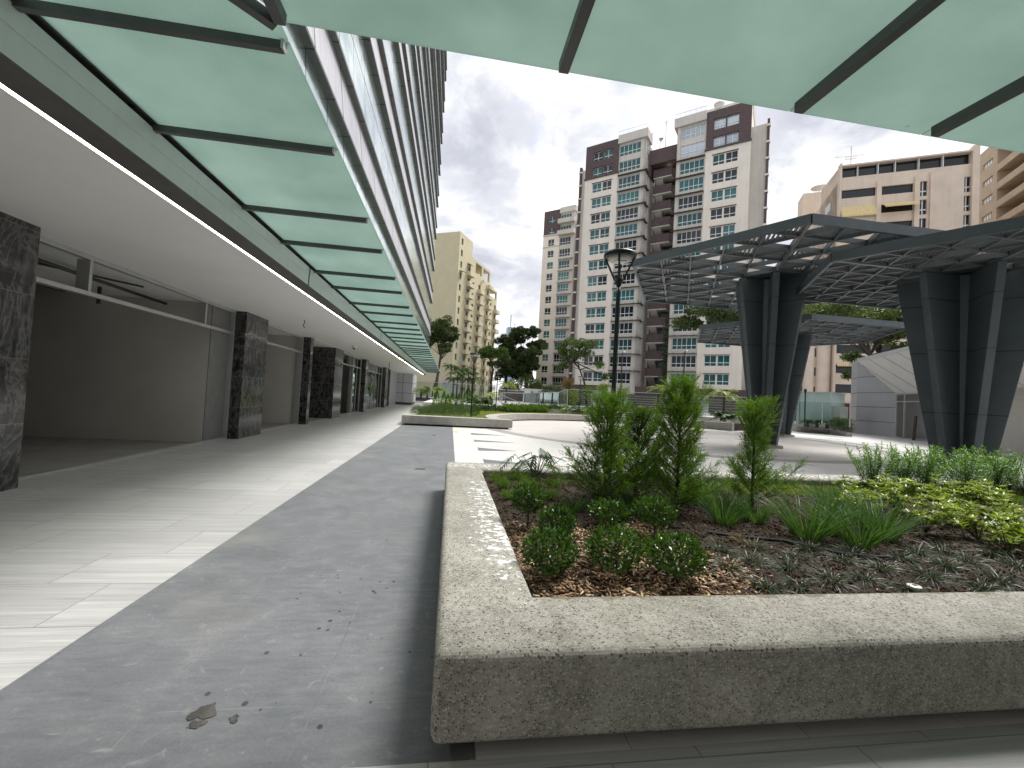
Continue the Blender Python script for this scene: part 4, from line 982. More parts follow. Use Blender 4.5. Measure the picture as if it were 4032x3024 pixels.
MB().beam(e0+[0, 0, .11], e1+[0, 0, .11], .1, .26).build('eave', M['white_panel'], PV)
bk = -nrm
MB().hexa([e0+[0, 0, .15], e1+[0, 0, .15], e1+bk*14+[0, 0, .15], e0+bk*14+[0, 0, .15], e0+[0, 0, .24], e1+[0, 0, .24], e1+bk*14+[0, 0, .24], e0+bk*14+[0, 0, .24]]).build('roof', M['white_panel'], PV)
fr = MB(); g0 = Q+np.array([0, 0, 0])
def FP_(s, z, dep=0.0): return g0+u*s+bk*dep+np.array([0, 0, z])
for s in (.12, 1.35, 8.2, 14.2, 19.8): fr.beam(FP_(s, .0), FP_(s, 3.45), .09, .12, up=tuple(u))
for z in (.06, 2.82, 3.40): fr.beam(FP_(0, z), FP_(Lf, z), .10, .07)
fr.build('shop_frame', M['alu'], PV)
wl = MB()
wl.hexa([FP_(0, 0, 3.0), FP_(9.5, 0, 1.2), FP_(9.5, 0, 1.4), FP_(0, 0, 3.2), FP_(0, 3.5, 3.0), FP_(9.5, 3.5, 1.2), FP_(9.5, 3.5, 1.4), FP_(0, 3.5, 3.2)])
wl.beam(FP_(13.0, 1.75, .35), FP_(13.0, 1.75, 5), .2, 3.5)
wl.beam(FP_(8.4, 1.75, 1.1), FP_(13.0, 1.75, 1.1), .2, 3.5)
wl.build('shop_wall', M['shop_wall'], PV)
MB().hexa([FP_(-1, -.1, 0), FP_(Lf, -.1, 0), FP_(Lf, -.1, 9), FP_(-1, -.1, 9), FP_(-1, -.004, 0), FP_(Lf, -.004, 0), FP_(Lf, -.004, 9), FP_(-1, -.004, 9)]).build('shop_floor', M['shop_floor'], PV)
MB().hexa([FP_(-1, 0, 9), FP_(Lf, 0, 9), FP_(Lf, 0, 9.2), FP_(-1, 0, 9.2), FP_(-1, 6, 9), FP_(Lf, 6, 9), FP_(Lf, 6, 9.2), FP_(-1, 6, 9.2)]).build('back_wall', M['soffit_panel'], PV)
MB().hexa([FP_(0, 3.5, 0), FP_(Lf, 3.5, 0), FP_(Lf, 3.5, 9), FP_(0, 3.5, 9), FP_(0, 3.6, 0), FP_(Lf, 3.6, 0), FP_(Lf, 3.6, 9), FP_(0, 3.6, 9)]).build('shop_ceiling', M['shop_wall'], PV)
a = FP_(3.3, 0, -.25); b = FP_(2.9, 1.75, .02)
tag(MB().beam(a, b, .14, .10, up=(1, 0, 0)).build('leaning_plank', M['red_pole']), 'dark red plank leaning against the pavilion shop front', 'plank')
# ------------------------------------------------------------------ cream apartment block (two mirrored wings round a stair core)
F2 = Fac(at(2080+890*600/1269, 1150+700*600/1269, 80), 131)
AB = thing('apartment_tower', 'big cream apartment tower with teal windows, purple-brown top corners and an open stair core', 'building', tuple(F2.pt(2, CAMH)*np.array([1, 1, 0])))
NF = 15; zt = [7.08+3.085*i for i in range(NF)]
def win_mesh(F, u0, u1, z0, z1, nv, d, pane, parent, name='window'):
    """frame with nv lights, lower third split by a rail; pane as its child"""
    m = MB(); f = .07
    F.box(m, u0, u1, z1-f, z1, d-.05, d+.03); F.box(m, u0, u1, z0, z0+f, d-.05, d+.03)
    zr = z0+(z1-z0)*.33
    F.box(m, u0, u1, zr-f*.75, zr+f*.75, d-.05, d+.035)
    for i in range(nv+1):
        x = u0+(u1-u0)*i/nv; w = f*.55
        F.box(m, max(u0, x-w), min(u1, x+w), z0, z1, d-.05, d+.031)
    o = m.build(name, M['white_frame'], parent)
    p = MB(); F.box(p, u0+.02, u1-.02, z0+.02, z1-.02, d-.10, d-.02); p.build('pane', M[pane], o)
    return o
g = random.Random(5)
def panes(): return g.choice(('teal_pane', 'teal_pane', 'dark_pane', 'teal_pane', 'dark_pane'))
def protowin(F, specs, zts, h, nv, d, parent, name='window'):
    """windows of one column: first of each pane kind is built, the rest copied up the facade"""
    for (u0, u1) in specs:
        pro = {}
        for i, z in enumerate(zts):
            k = 'pale_pane' if (u0 > 5 and F is F2 and i > 12) else panes()
            if k not in pro:
                pro[k] = (win_mesh(F, u0, u1, z-h, z, nv, d, k, parent, name), z)
            else:
                o, zz = pro[k]; c = copy_tree(o, parent); c.location = (0, 0, (z-zz)*F.k)
wl = MB(); ops = [(a, b, z-1.78, z) for z in zt for (a, b) in ((-10.14, -8.32), (-8.10, -6.30))]
F2.wall(wl, -11.8, -5.1, 4.6, 45.4, [o for o in ops if o[3] < 45.4], -.35, .0)
wr = ops2 = [(a, b, z-1.78, z) for z in zt for (a, b) in ((11.45, 13.2), (13.42, 15.18))]
F2.wall(wl, 10.25, 17.0, 4.6, 45.4, [o for o in ops2 if o[3] < 45.4], -.35, .0)
F2.box(wl, -11.6, -5.1, 0, 52, -12, -.36); F2.box(wl, 10.3, 16.9, 0, 52, -12, -.36)
wl.build('wall', M['cream'], AB)
F2.wall(MB(), -11.8, -5.1, 45.4, 51.85, [o for o in ops if o[3] > 45.4], -.35, .06).build('brown_panel', M['brown_brick'], AB); F2.wall(MB(), 10.25, 17.0, 45.4, 51.85, [o for o in ops2 if o[3] > 45.4], -.35, .06).build('brown_panel', M['brown_brick'], AB)
for (a, b) in ((-11.95, -4.95), (10.1, 17.15)): F2.box(MB(), a, b, 45.1, 45.4, -.1, .22).build('cornice', M['sill_brown'], AB)
for (a, b) in ((-10.3, -6.15), (11.3, 15.3)):
    for z in zt: F2.box(MB(), a, b, z+.02, z+.12, -.1, .14).build('ledge', M['sill_brown'], AB)
protowin(F2, [(-10.14, -8.32), (-8.10, -6.30), (11.45, 13.2), (13.42, 15.18)], zt, 1.78, 2, -.18, AB)
# bays
bw = MB(); bo = [(-4.95, -.98, z-2.0, z) for z in zt]; bo2 = [(6.15, 10.05, z-2.0, z) for z in zt]
F2.wall(bw, -5.1, .0, 1.0, 50.6, bo, -.5, -.12); F2.wall(bw, 5.5, 10.25, 1.0, 50.6, bo2, -.5, -.12)
F2.box(bw, -.9, -.45, 1.0, 50.6, -.12, -.02); F2.box(bw, 5.6, 6.05, 1.0, 50.6, -.12, -.02)
F2.box(bw, -5.1, -.03, 0, 50.6, -9, -.51); F2.box(bw, 5.53, 10.25, 0, 50.6, -9, -.51)
F2.box(bw, -5.2, .35, 50.6, 52.2, -3, .35); F2.box(bw, 5.0, 10.25, 50.6, 52.2, -3, .35)
F2.box(bw, -14.0, -11.7, 0, 48.6, -6, -2.2); F2.box(bw, 16.9, 19.2, 0, 48.6, -6, -2.2)
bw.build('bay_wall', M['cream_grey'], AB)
protowin(F2, [(-4.95, -.98), (6.15, 10.05)], zt, 2.0, 5, -.26, AB, 'bay_window')
# right-hand return of the left wing with its narrow windows
FR = Fac(F2.pt(0, CAMH, -.12), 131-90)
rw = MB(); FR.wall(rw, 0, 1.9, 1.0, 50.6, [(.75, 1.45, z-2.05, z-.02) for z in zt], -.25, .004); FR.box(rw, 1.9, 3.4, 0, 49.6, -.25, .25)
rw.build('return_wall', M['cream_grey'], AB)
protowin(FR, [(.75, 1.45)], [z-.02 for z in zt], 2.03, 2, .085, AB, 'side_window')
sh = MB()
for z in zt[:-2]:
    F2.box(sh, -5.05, .55, z+.30, z+.36, -.1, .45); FR.box(sh, -.4, 1.95, z+.301, z+.359, .006, .45); F2.box(sh, 5.0, 10.2, z+.30, z+.36, -.1, .45)
    for uu in (-4.2, -2.6, -1.0, 6.4, 8.0, 9.6): F2.box(sh, uu, uu+.14, z+.361, z+.45, -.1, .40)
    F2.box(sh, -5.0, -.95, z+.40, z+.47, -.1, -.06)
sh.build('sun_shelf', M['sill_brown'], AB)
# stair core
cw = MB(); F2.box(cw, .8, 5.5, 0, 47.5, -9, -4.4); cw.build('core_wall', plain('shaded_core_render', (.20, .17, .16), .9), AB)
cs = MB(); F2.box(cs, .3, 5.52, 45.9, 48.6, -4.6, -1.4); F2.box(cs, .3, .6, 44, 46, -4.6, -1.5); cs.build('core_beam', M['brown_brick'], AB)
for i, z in enumerate(zt[:-2]):
    b = MB(); F2.box(b, .95, 4.35, z-.35, z+1.15, -2.6, -2.35); F2.box(b, .95, 1.15, z-.35, z+1.15, -4.4, -2.6)
    o = b.build('balcony', M['brown_brick'], AB)
    s = MB(); F2.box(s, 1.0, 4.3, z-.55, z-.352, -4.4, -2.4); s.add([F2.pt(1.3, z-1.9, -4.3), F2.pt(2.6, z-1.9, -4.3), F2.pt(2.6, z-.56, -2.7), F2.pt(1.3, z-.56, -2.7)], [(0, 1, 2, 3)])
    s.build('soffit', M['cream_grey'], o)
    wd = MB(); F2.box(wd, 2.9, 4.6, z-1.9, z-.7, -4.39, -4.3); wd.build('window_slot', M['dark_pane'], o)
bb = MB().lathe([(.02, -.16), (.15, 0), (.02, .16)], F2.pt(3.6, 45.4, -3.0), 10).build('lit_bulb', M['bulb'], AB, True)
fn = MB(); ft = MB()
for (a, b) in ((-13.95, -13.5), (19.15, 19.5)):
    F2.box(fn, a, b, 0, 49.2, -2.6, -1.9)
    for i in range(17): F2.box(ft, a-.12, b+.12, 4+2.75*i, 4.3+2.75*i, -2.5, -1.85)
fn.build('corner_fin', M['brown_brick'], AB); ft.build('fin_band', M['cream'], AB)
rf = MB(); F2.box(rf, -5.2, .3, 52.2, 52.9, -3, -2.9); F2.box(rf, 7.0, 17.0, 51.86, 54.6, -9, -3.5); F2.box(rf, -11.8, -6, 51.86, 53, -9, -4)
rf.build('roof_parapet', M['cream_grey'], AB)
rr = MB()
for (a, b) in ((-5.15, .3), (5.1, 10.2)):
    rr.tube([F2.pt(a, 52.95, .3), F2.pt(b, 52.95, .3)], .035, 5)
    for i in range(7): x = a+(b-a)*i/6; rr.tube([F2.pt(x, 52.2, .3), F2.pt(x, 52.95, .3)], .02, 4)
rr.build('roof_railing', M['steel_rail'], AB)
MB().lathe([(.7, 0), (.75, .9), (.9, 1.0), (.5, 1.4), (.2, 1.7)], F2.pt(11.5, 54.3, -3.9), 10).build('roof_vent', M['cream_grey'], AB)
mb = MB(); F2.box(mb, -14, 19, 0, 4.6, -8, -.15); mb.build('base_wall', M['brown_brick'], AB)
tag(MB().tube([F2.pt(2.6, 48.0, -3.5), F2.pt(2.6, 55.0, -3.5)], .06, 5).tube([F2.pt(2.2, 54.6, -3.5), F2.pt(3.0, 54.6, -3.5)], .04, 4).tube([F2.pt(2.6, 54.3, -3.9), F2.pt(2.6, 54.3, -3.1)], .04, 4).build('roof_mast', M['steel_rail']), 'thin pole antenna on the stair core roof of the cream tower', 'antenna')
tag(MB().tube([F2.pt(1.6, 48.0, -3.5), F2.pt(1.6, 51.6, -3.5)], .06, 5).lathe([(.05, -.5), (.45, 0), (.05, .25)], F2.pt(1.75, 51.7, -3.5), 8).build('roof_mast', M['steel_rail']), 'short pole with a dish on the stair core roof of the cream tower', 'antenna')
mb = LB(); gg = np.random.default_rng(3); n = 900
zz = gg.uniform(1, 19, n)*gg.uniform(.3, 1, n)**.3; uu = 4.75+gg.normal(size=n)*.45
Pp = np.stack([F2.pt(a, CAMH, -2.2)[:2] for a in uu]); Pp = np.column_stack([Pp, zz])
tag(mb.add(leaves(Pp, rdir(n, -1, .4), gg.uniform(.2, .42, n), .2)).build('climbing_plant', M['tree_dark']), 'dark climbing plant hanging beside the stair core balconies', 'climber')
# ------------------------------------------------------------------ farther wing of the same style
F3 = Fac(at(2080+75*600/1269, 1150+500*600/1269, 114), 131)
CB = thing('apartment_tower', 'narrower, more distant cream tower with a purple-brown top, behind and left of the big one', 'building', tuple(F3.pt(4, CAMH)*np.array([1, 1, 0])))
wl = MB(); F3.wall(wl, 0, 4.9, 4.6, 45.4, [(1.55, 3.3, z-1.8, z) for z in zt if z < 45.4], -.35, 0); F3.box(wl, .1, 4.9, 0, 51.8, -10, -.36); wl.build('wall', M['cream'], CB)
br = MB(); F3.wall(br, 0, 4.9, 45.4, 51.9, [(1.55, 3.3, z-1.8, z) for z in zt if z > 45.4], -.35, .06); br.build('brown_panel', M['brown_brick'], CB)
protowin(F3, [(1.55, 3.3)], zt, 1.8, 2, -.15, CB)
bw = MB(); F3.wall(bw, 4.9, 9.0, 1, 50.6, [(5.0, 8.05, z-2, z) for z in zt], -.5, -.1); F3.box(bw, 4.9, 9.0, 0, 50.6, -9, -.51); F3.box(bw, 4.8, 9.3, 50.6, 52.1, -3, .3); F3.box(bw, 8.9, 12.5, 0, 48, -8, -2.2)
bw.build('bay_wall', M['cream_grey'], CB)
protowin(F3, [(5.0, 8.05)], zt, 2.0, 4, -.24, CB, 'bay_window')
for (a, b, c) in ((45.1, 45.4, .2), (42.0, 42.2, .12)): F3.box(MB(), -.1, 5, a, b, -.1, c).build('cornice', M['cream_grey'], CB)
for z in zt[:-4]: F3.box(MB(), 4.85, 9.3, z+.3, z+.42, -.1, .5).build('ledge', M['cream_grey'], CB)
for z in (zt[-3]+.75, zt[-2]+.75):
    b = MB(); F3.box(b, 4.7, 9.4, z-.35, z+.8, -.1, 1.2); b.build('balcony', M['cream_grey'], CB)
mb = MB(); F3.box(mb, -.3, 12, 0, 4.6, -8, -.15); mb.build('base_wall', M['brown_brick'], CB)
fn = MB(); F3.box(fn, 9.3, 9.75, 0, 49, -2.4, -1.2); fn.build('corner_fin', M['brown_brick'], CB)
# ------------------------------------------------------------------ pale yellow block
F4 = Fac(at(1650+280*.48216, 850+1300*.48216, 100), 27)
YB = thing('apartment_block', 'pale yellow apartment block with a blank side wall and rows of little balconies', 'building', tuple(F4.pt(5, CAMH)*np.array([1, 1, 0])))
zy = [38.25-2.74*i for i in range(13)]
wl = MB()
cw = {0: (-.1, 1.05), 1: (4.2, 6.0), 2: (7.6, 8.75), 3: (11.2, 12.8), 4: (17.2, 18.6), 5: (20.0, 21.0), 6: (23.0, 24.4), 7: (14.5, 15.3)}
cw[0] = (.15, 1.2)
ops = []
for i, z in enumerate(zy):
    ops.append((*cw[0], z-1.5, z))
for i in range(11):
    z = 33.0-2.74*i-.15
    ops.append((*cw[1], z-1.6, z))
    if z < 31.5: ops.append((*cw[3], z-1.6, z))
    if z < 32: ops.append((*cw[2], z-1.9, z-.3))
    if z < 32: ops.append((*cw[4], z-1.6, z))
    if z < 29: ops.append((*cw[5], z-1.6, z)); ops.append((*cw[6], z-1.6, z))
F4.wall(wl, -.8, 6.5, 0, 39.45, [o for o in ops if o[1] < 6.5], -.4, 0)
F4.wall(wl, 6.5, 18.95, 0, 32.6, [o for o in ops if 6.5 < o[0] < 18.95], -.4, 0)
F4.wall(wl, 18.95, 24.9, 0, 29.1, [o for o in ops if o[0] > 18.95], -.4, 0)
F4.box(wl, -.8, 6.4, 0, 39.4, -20, -.41); F4.box(wl, 6.4, 18.9, 0, 32.5, -14, -.41); F4.box(wl, 18.9, 24.9, 0, 29, -12, -.41)
F4.box(wl, 6.5, 18.95, 35.2, 35.8, -8, 0); F4.box(wl, 6.5, 9.0, 32.6, 35.2, -.5, 0); F4.box(wl, 13.0, 14.0, 32.6, 35.2, -.5, 0); F4.box(wl, 18.3, 18.95, 32.6, 35.2, -.5, 0); F4.box(wl, 6.5, 18.9, 32.6, 35.2, -8, -4)
F4.box(wl, 18.95, 24.9, 31.1, 31.6, -6, 0); F4.box(wl, 24.3, 24.9, 29.1, 31.1, -.5, 0); F4.box(wl, 18.95, 19.4, 29.1, 31.1, -.5, 0)
wl.build('wall', M['yellow_wall'], YB)
pr = None
for o in ops:
    key = (round(o[0], 2), round(o[3]-o[2], 2))
    p = MB(); F4.box(p, o[0], o[1], o[2], o[3], -.36, -.28); p.build('window', M['dark_pane' if g.random() < .8 else 'teal_pane'], YB)
tr = MB()
for o in ops: F4.box(tr, o[0]+(o[1]-o[0])*.48, o[0]+(o[1]-o[0])*.54, o[2], o[3], -.279, -.22)
tr.build('window_mullion', M['white_frame'], YB)
for i in range(11):
    z = 31.4-2.74*i
    for (a, b) in ((3.8, 6.6), (10.6, 13.4), (16.6, 19.2), (22.5, 25.0)):
        if (a > 22 and z > 27.6) or (a > 10 and z > 30.5 and a < 16): continue
        m_ = MB(); F4.box(m_, a, b, z-1.0, z-.85, -.1, 1.1); F4.box(m_, a, b, z-.849, z, .98, 1.1); F4.box(m_, a, a+.12, z-.849, z, -.1, .979); F4.box(m_, b-.12, b, z-.849, z, -.1, .979)
        m_.build('balcony', M['yellow_trim'], YB)
ac = MB()
for i in range(16):
    z = 31.4-2.74*g.randint(0, 10); a = g.choice((6.1, 12.9, 18.6, 4.1)); F4.box(ac, a, a+.7, z-.2, z+.4, .2, .9)
ac.build('air_conditioner', M['white_plastic'], YB)
awn = MB(); awn.add([F4.pt(.0, 30.6, .02), F4.pt(1.5, 30.6, .02), F4.pt(1.5, 30.1, 1.3), F4.pt(.0, 30.1, 1.3)], [(0, 1, 2, 3)]); awn.add([F4.pt(4.0, 33.6, .02), F4.pt(6.2, 33.6, .02), F4.pt(6.2, 33.1, 1.0), F4.pt(4.0, 33.1, 1.0)], [(0, 1, 2, 3)])
awn.build('dark_awning', M['black'], YB)
# ------------------------------------------------------------------ beige block with ribbon windows
KB = 1.22
F5 = Fac(at(3130+400*570/1262, 570+600*570/1262, 65*KB), 119.4, KB)
BB = thing('apartment_block', 'rough beige apartment block with dark ribbon windows and yellow awnings, above the middle pergola', 'building', tuple(F5.pt(5, CAMH)*np.array([1, 1, 0])))
rib = []; nar = []
zr = 29.22
for i in range(11):
    z = zr-2.31*i if i < 4 else 10.07-2.4*(i-8)
    z = [29.22, 27.03, 24.83, 22.5, 20.1, 17.6, 15.1, 12.5, 10.07, 7.66, 5.26][i]
    rib += [(-.02, 3.42, z-1.05, z), (3.93, 7.0, z-1.05, z)]
    nar += [(7.55, 8.25, z-1.65, z+.12), (11.5, 12.05, z-1.65, z+.12)]
wl = MB(); F5.wall(wl, -.1, 12.65, 0, 30.8, rib+nar, -.5, 0); F5.box(wl, -.1, 12.6, 0, 30.7, -14, -.51)
F5.box(wl, 3.45, 3.9, 0, 29.9, 0, .35); F5.box(wl, 7.03, 7.5, 0, 29.95, 0, .35); F5.box(wl, 8.45, 11.4, 0, 30.2, 0, .35); F5.box(wl, 12.05, 12.65, 0, 32.7, -.5, .5); F5.box(wl, -.22, -.02, 0, 32.6, -.9, .15)
F5.box(wl, -.1, 12.6, 32.12, 32.3, -6, .3)
wl.build('wall', M['beige_wall'], BB)
for o in rib:
    p = MB(); F5.box(p, o[0], o[1], o[2], o[3], -.4, -.25); p.build('ribbon_window', M['black_pane'], BB)
for o in nar:
    p = MB(); F5.box(p, o[0], o[1], o[2], o[3], -.42, -.3); q = p.build('narrow_window', M['dark_pane'], BB)
    f = MB(); w = .05; zc = o[2]+.62
    F5.box(f, o[0], o[1], zc-.07, zc+.07, -.3, -.2); F5.box(f, (o[0]+o[1])/2-w, (o[0]+o[1])/2+w, o[2], o[3], -.3, -.21); f.build('frame', M['white_frame'], q)
p = MB(); F5.box(p, 0, 12.05, 30.82, 32.1, -.9, -.5); p.build('roof_window', M['black_pane'], BB)
p = MB()
for x in (1.55, 3.55, 5.2, 7.4, 9.6): F5.box(p, x, x+.07, 30.8, 32.12, -.5, .05)
p.build('roof_post', M['white_frame'], BB)
def awning(u0, u1, z, drop, out):
    a = MB(); n = 16; a.add([F5.pt(u0, z, .05), F5.pt(u1, z, .05), F5.pt(u1, z-drop, out), F5.pt(u0, z-drop, out), F5.pt(u0, z+.04, .05), F5.pt(u1, z+.04, .05), F5.pt(u1, z-drop+.04, out+.02), F5.pt(u0, z-drop+.04, out+.02)], [(0, 1, 2, 3), (4, 5, 6, 7), (0, 1, 5, 4), (1, 2, 6, 5), (2, 3, 7, 6), (3, 0, 4, 7)])
    for i in range(n):
        x0 = u0+(u1-u0)*i/n; x1 = u0+(u1-u0)*(i+1)/n; xm = (x0+x1)/2
        a.add([F5.pt(x0, z-drop, out+.01), F5.pt(x1, z-drop, out+.01), F5.pt(x1, z-drop-.10, out+.01), F5.pt(xm, z-drop-.18, out+.01), F5.pt(x0, z-drop-.10, out+.01)], [(0, 1, 2, 3, 4)])
    a.build('awning', M['awning'], BB)
awning(-.02, 3.45, 27.05, 1.2, .45); awning(3.95, 7.15, 27.05, .72, 1.5); awning(-.02, 3.45, 22.55, 1.2, .45); awning(3.95, 7.1, 22.55, .8, 1.2); awning(-.02, 3.4, 7.75, .22, .7)
# left side of the block: stepped gable and the lower rounded piers seen under the pergola
F6 = Fac(F5.pt(-.1, CAMH, -.6), 119.4+180-90, KB)   # runs back from the left corner
sd = MB()
Pz = [(0, 0), (0, 32.5), (7.4, 33.3), (7.6, 31.2), (20, 31.2), (20, 0)]
back = -F5.n
def SP(dist, z, off): return F5.pt(-.1, z, -.6)+back*dist*KB-F5.u*off
sd.extr([SP(0, 0, 0), SP(0, 32.5, 0), SP(7.4, 33.0, 0), SP(7.4, 30, 0), SP(18, 30, 0), SP(18, 0, 0)], F5.u*.8)
sd.extr([SP(17, 0, 0), SP(17, 37.1, 0), SP(20.3, 37.1, 0), SP(20.3, 0, 0)], F5.u*11)
sd.build('side_wall', M['beige_wall'], BB)
so = MB()
for z in (29.9, 27.6, 25.2, 22.8):
    so.extr([SP(3.0, z-1.6, .02), SP(3.0, z-.5, .02), SP(5.2, z-.45, .02), SP(5.2, z-1.6, .02)], -F5.u*.03); so.extr([SP(7.9, z-1.7, .02), SP(7.9, z-.6, .02), SP(10.2, z-.6, .02), SP(10.2, z-1.7, .02)], -F5.u*.03)
so.build('side_window', M['dark_pane'], BB)
lowr = MB()
F5.box(lowr, -4.6, -.1, 0, 11.0, -4, -1.2); 
for (a, r) in ((-1.05, .95), (-2.6, .75), (-4.2, .7)):
    c = F5.pt(a, 0, -1.3); lowr.lathe([(r, 0), (r, 15)], (c[0], c[1], 0), 20)
lowr.build('rounded_pier', M['beige_wall'], BB)
for (a, b) in ((-1.95, -1.35), (-3.5, -2.95)):
    for z in (9.7, 7.3, 4.9): p = MB(); F5.box(p, a, b, z-1.05, z, -1.2, -1.12); p.build('small_window', M['dark_pane'], BB)
t = thing('roof_antenna', 'branched television antenna mast on the beige block roof', 'antenna', tuple(F5.pt(1.5, 32.3, -2)))
q = F5.pt(1.35, 32.3, -2)
MB().tube([q, q+[0, 0, 3.9]], .06, 6).build('mast', M['steel_rail'], t)
aa = MB()
for dz, L in ((2.35, 2.6), (1.9, 1.0)):
    for sgn in (1, -1):
        e = q+F5.u*L*sgn*.8+[0, 0, dz+.1]; aa.tube([q+[0, 0, dz], e], .04, 5)
        for k in range(6):
            c = q+F5.u*L*sgn*.8*(k+1)/6.5+[0, 0, dz+.1*(k+1)/6.5]; aa.tube([c-F5.n*.3+[0, 0, -.05], c+F5.n*.3+[0, 0, .25]], .02, 4)
aa.tube([q+[0, 0, 3.9], q-F5.u*.8+[0, 0, 3.95]], .03, 4); aa.build('antenna_arm', M['steel_rail'], t)
q2 = at(3226, 740, 90); tag(MB().lathe([(1.3, -.0), (.8, .3), (.1, .45)], q2, 14).tube([q2-[0, 0, 4], q2+[0, 0, .2]], .08, 5).build('roof_parasol', M['boundary_white']), 'white parasol on the terrace at the left of the beige block', 'parasol')
# ------------------------------------------------------------------ tan balcony block at the right edge
KT = 1.65
F7 = Fac(at(3600+715*432/1246, 570+500*432/1246, 64*KT), 212, KT)
TBk = thing('apartment_block', 'tan brick block with deep shaded balconies at the right edge of the photo', 'building', tuple(F7.pt(5, CAMH)*np.array([1, 1, 0])))
zw = [27.72-1.8*i for i in range(14)]
wl = MB(); F7.wall(wl, -.3, 3.2, 0, 29.1, [(.88, 2.53, z-.58, z) for z in zw], -.4, 0); F7.box(wl, -.2, 16, 0, 29, -8, -3.0); F7.box(wl, 2.9, 3.2, 0, 29, -3, -.41)
F7.box(wl, 3.2, 16, 28.3, 29.1, -3, 0)
wl.build('wall', M['tan_wall'], TBk)
for z in zw:
    p = MB(); F7.box(p, .9, 2.5, z-.56, z-.02, -.35, -.25); q = p.build('window', M['white_frame'], TBk)
    m_ = MB()
    for x in (1.3, 1.72, 2.12): F7.box(m_, x, x+.05, z-.56, z-.02, -.249, -.22)
    m_.build('mullion', M['soffit_panel'], q)
    m_ = MB(); F7.box(m_, 3.2, 16, z-1.75, z-1.15, -.3, .0); F7.box(m_, 3.2, 16, z-1.8, z-1.751, -3, .0); m_.build('balcony', M['tan_wall'], TBk)
    d_ = MB(); F7.box(d_, 4.1, 4.9, z-1.15, z-.3, -2.99, -2.9); F7.box(d_, 7.3, 8.9, z-1.15, z-.3, -2.99, -2.9); d_.build('balcony_door', M['dark_pane'], TBk)
# ------------------------------------------------------------------ far pale blue tower peeping over the trees
q = at(2015, 1300, 300); tag(MB().box(q[0]-3.5, q[0]+3.5, q[1]-4, q[1]+4, 0, q[2]+1.5).tube([(q[0]-1, q[1], q[2]+1.5), (q[0]-1, q[1], q[2]+11)], .35, 5).tube([(q[0]+2, q[1], q[2]+1.5), (q[0]+2, q[1], q[2]+5)], .3, 5).build('office_tower', M['far_blue']), 'tiny pale blue tower with masts peeping over the big dark trees', 'building')
# ------------------------------------------------------------------ boundary walls, glass fence, kiosk
GZ = .72
def wallseg(px0, px1, D0, D1, z1, mat, name, label, cat, slats=False, th=.25, grp=None):
    a, b = at(px0, 1600, D0), at(px1, 1600, D1)
    t = thing(name, label, cat, (a[0], a[1], GZ), grp)
    MB().beam((a[0], a[1], (GZ+z1)/2), (b[0], b[1], (GZ+z1)/2), th, z1-GZ).build('panel', M[mat], t)
    if slats:
        m_ = MB()
        for k in range(6): z = GZ+.15+(z1-GZ-.1)*k/6; m_.beam((a[0], a[1], z), (b[0], b[1], z), th+.06, .05)
        m_.build('slat', M['cream_grey'], t)
    else:
        m_ = MB().beam((a[0], a[1], z1+.04), (b[0], b[1], z1+.04), th+.1, .08); m_.build('coping', M['boundary_white'], t)
        m_ = MB()
        d = (b-a); L = np.linalg.norm(d)
        for f in (.25, .75):
            p = a+d*f; m_.box(p[0]-.12, p[0]+.12, p[1]-.4, p[1]-.1, z1-.6, z1-.35)
        m_.build('wall_lamp', M['soffit_panel'], t)
    return t
k2 = 1600; s2 = .27125
wallseg(1725, 1806, 66, 66, 3.45, 'boundary_white', 'boundary_wall', 'pale grey boundary wall below the yellow block', 'wall')
wallseg(2062, 2180, 72, 70, 2.95, 'boundary_white', 'boundary_wall', 'white boundary wall panel behind the small palm, left of the leaning tree', 'wall')
wallseg(2181, 2324, 70, 69, 2.9, 'boundary_brown', 'boundary_screen', 'brown slatted boundary screen behind the leaning tree trunk', 'wall', True)
wallseg(2325, 2464, 69, 68, 3.05, 'boundary_white', 'boundary_wall', 'white boundary wall panel crossed by the big lamp post', 'wall')
wallseg(2465, 2745, 68, 66, 2.9, 'boundary_brown', 'boundary_screen', 'long brown slatted boundary screen left of the tallest conifer', 'wall', True)
wallseg(2746, 2790, 66, 65.7, 3.05, 'boundary_white', 'boundary_wall', 'short white boundary wall panel seen right of the tallest conifer', 'wall')
wallseg(2791, 2965, 65.7, 64, 2.95, 'boundary_brown', 'boundary_screen', 'brown slatted boundary screen left of the middle pergola trunk', 'wall', True)
wallseg(1960, 2060, 74, 72, 2.6, 'boundary_brown', 'gate_wall', 'dark brown gate house wall under the big dark trees', 'wall')
def fence(pts, label, posts, zb=GZ):
    """pts: (px,py_of_rail,D)"""
    R = [at(*p) for p in pts]; t = thing('glass_fence', label, 'fence', (R[0][0], R[0][1], zb), 'glass fences round the plaza')
    for a, b in zip(R, R[1:]):
        MB().beam(a, b, .06, .05).build('top_rail', M['steel_rail'], t)
        n_ = max(1, int(round(np.linalg.norm(b-a)/posts)))
        for i in range(n_):
            p, q = a+(b-a)*i/n_, a+(b-a)*(i+1)/n_; e = (q-p)*.02
            MB().hexa([p+e-[0, .01, p[2]-zb-.1], q-e-[0, .01, q[2]-zb-.1], q-e+[0, .01, -q[2]+zb+.1], p+e+[0, .01, -p[2]+zb+.1], p+e-[0, .01, .04], q-e-[0, .01, .04], q-e+[0, .01, -.04], p+e+[0, .01, -.04]]).build('glass_panel', M['fence_glass'], t)
            MB().box(p[0]-.03, p[0]+.03, p[1]-.03, p[1]+.03, zb, p[2]-.02).build('post', M['steel_rail'], t)
    e = R[-1]; MB().box(e[0]-.03, e[0]+.03, e[1]-.03, e[1]+.03, zb, e[2]-.02).build('post', M['steel_rail'], t)
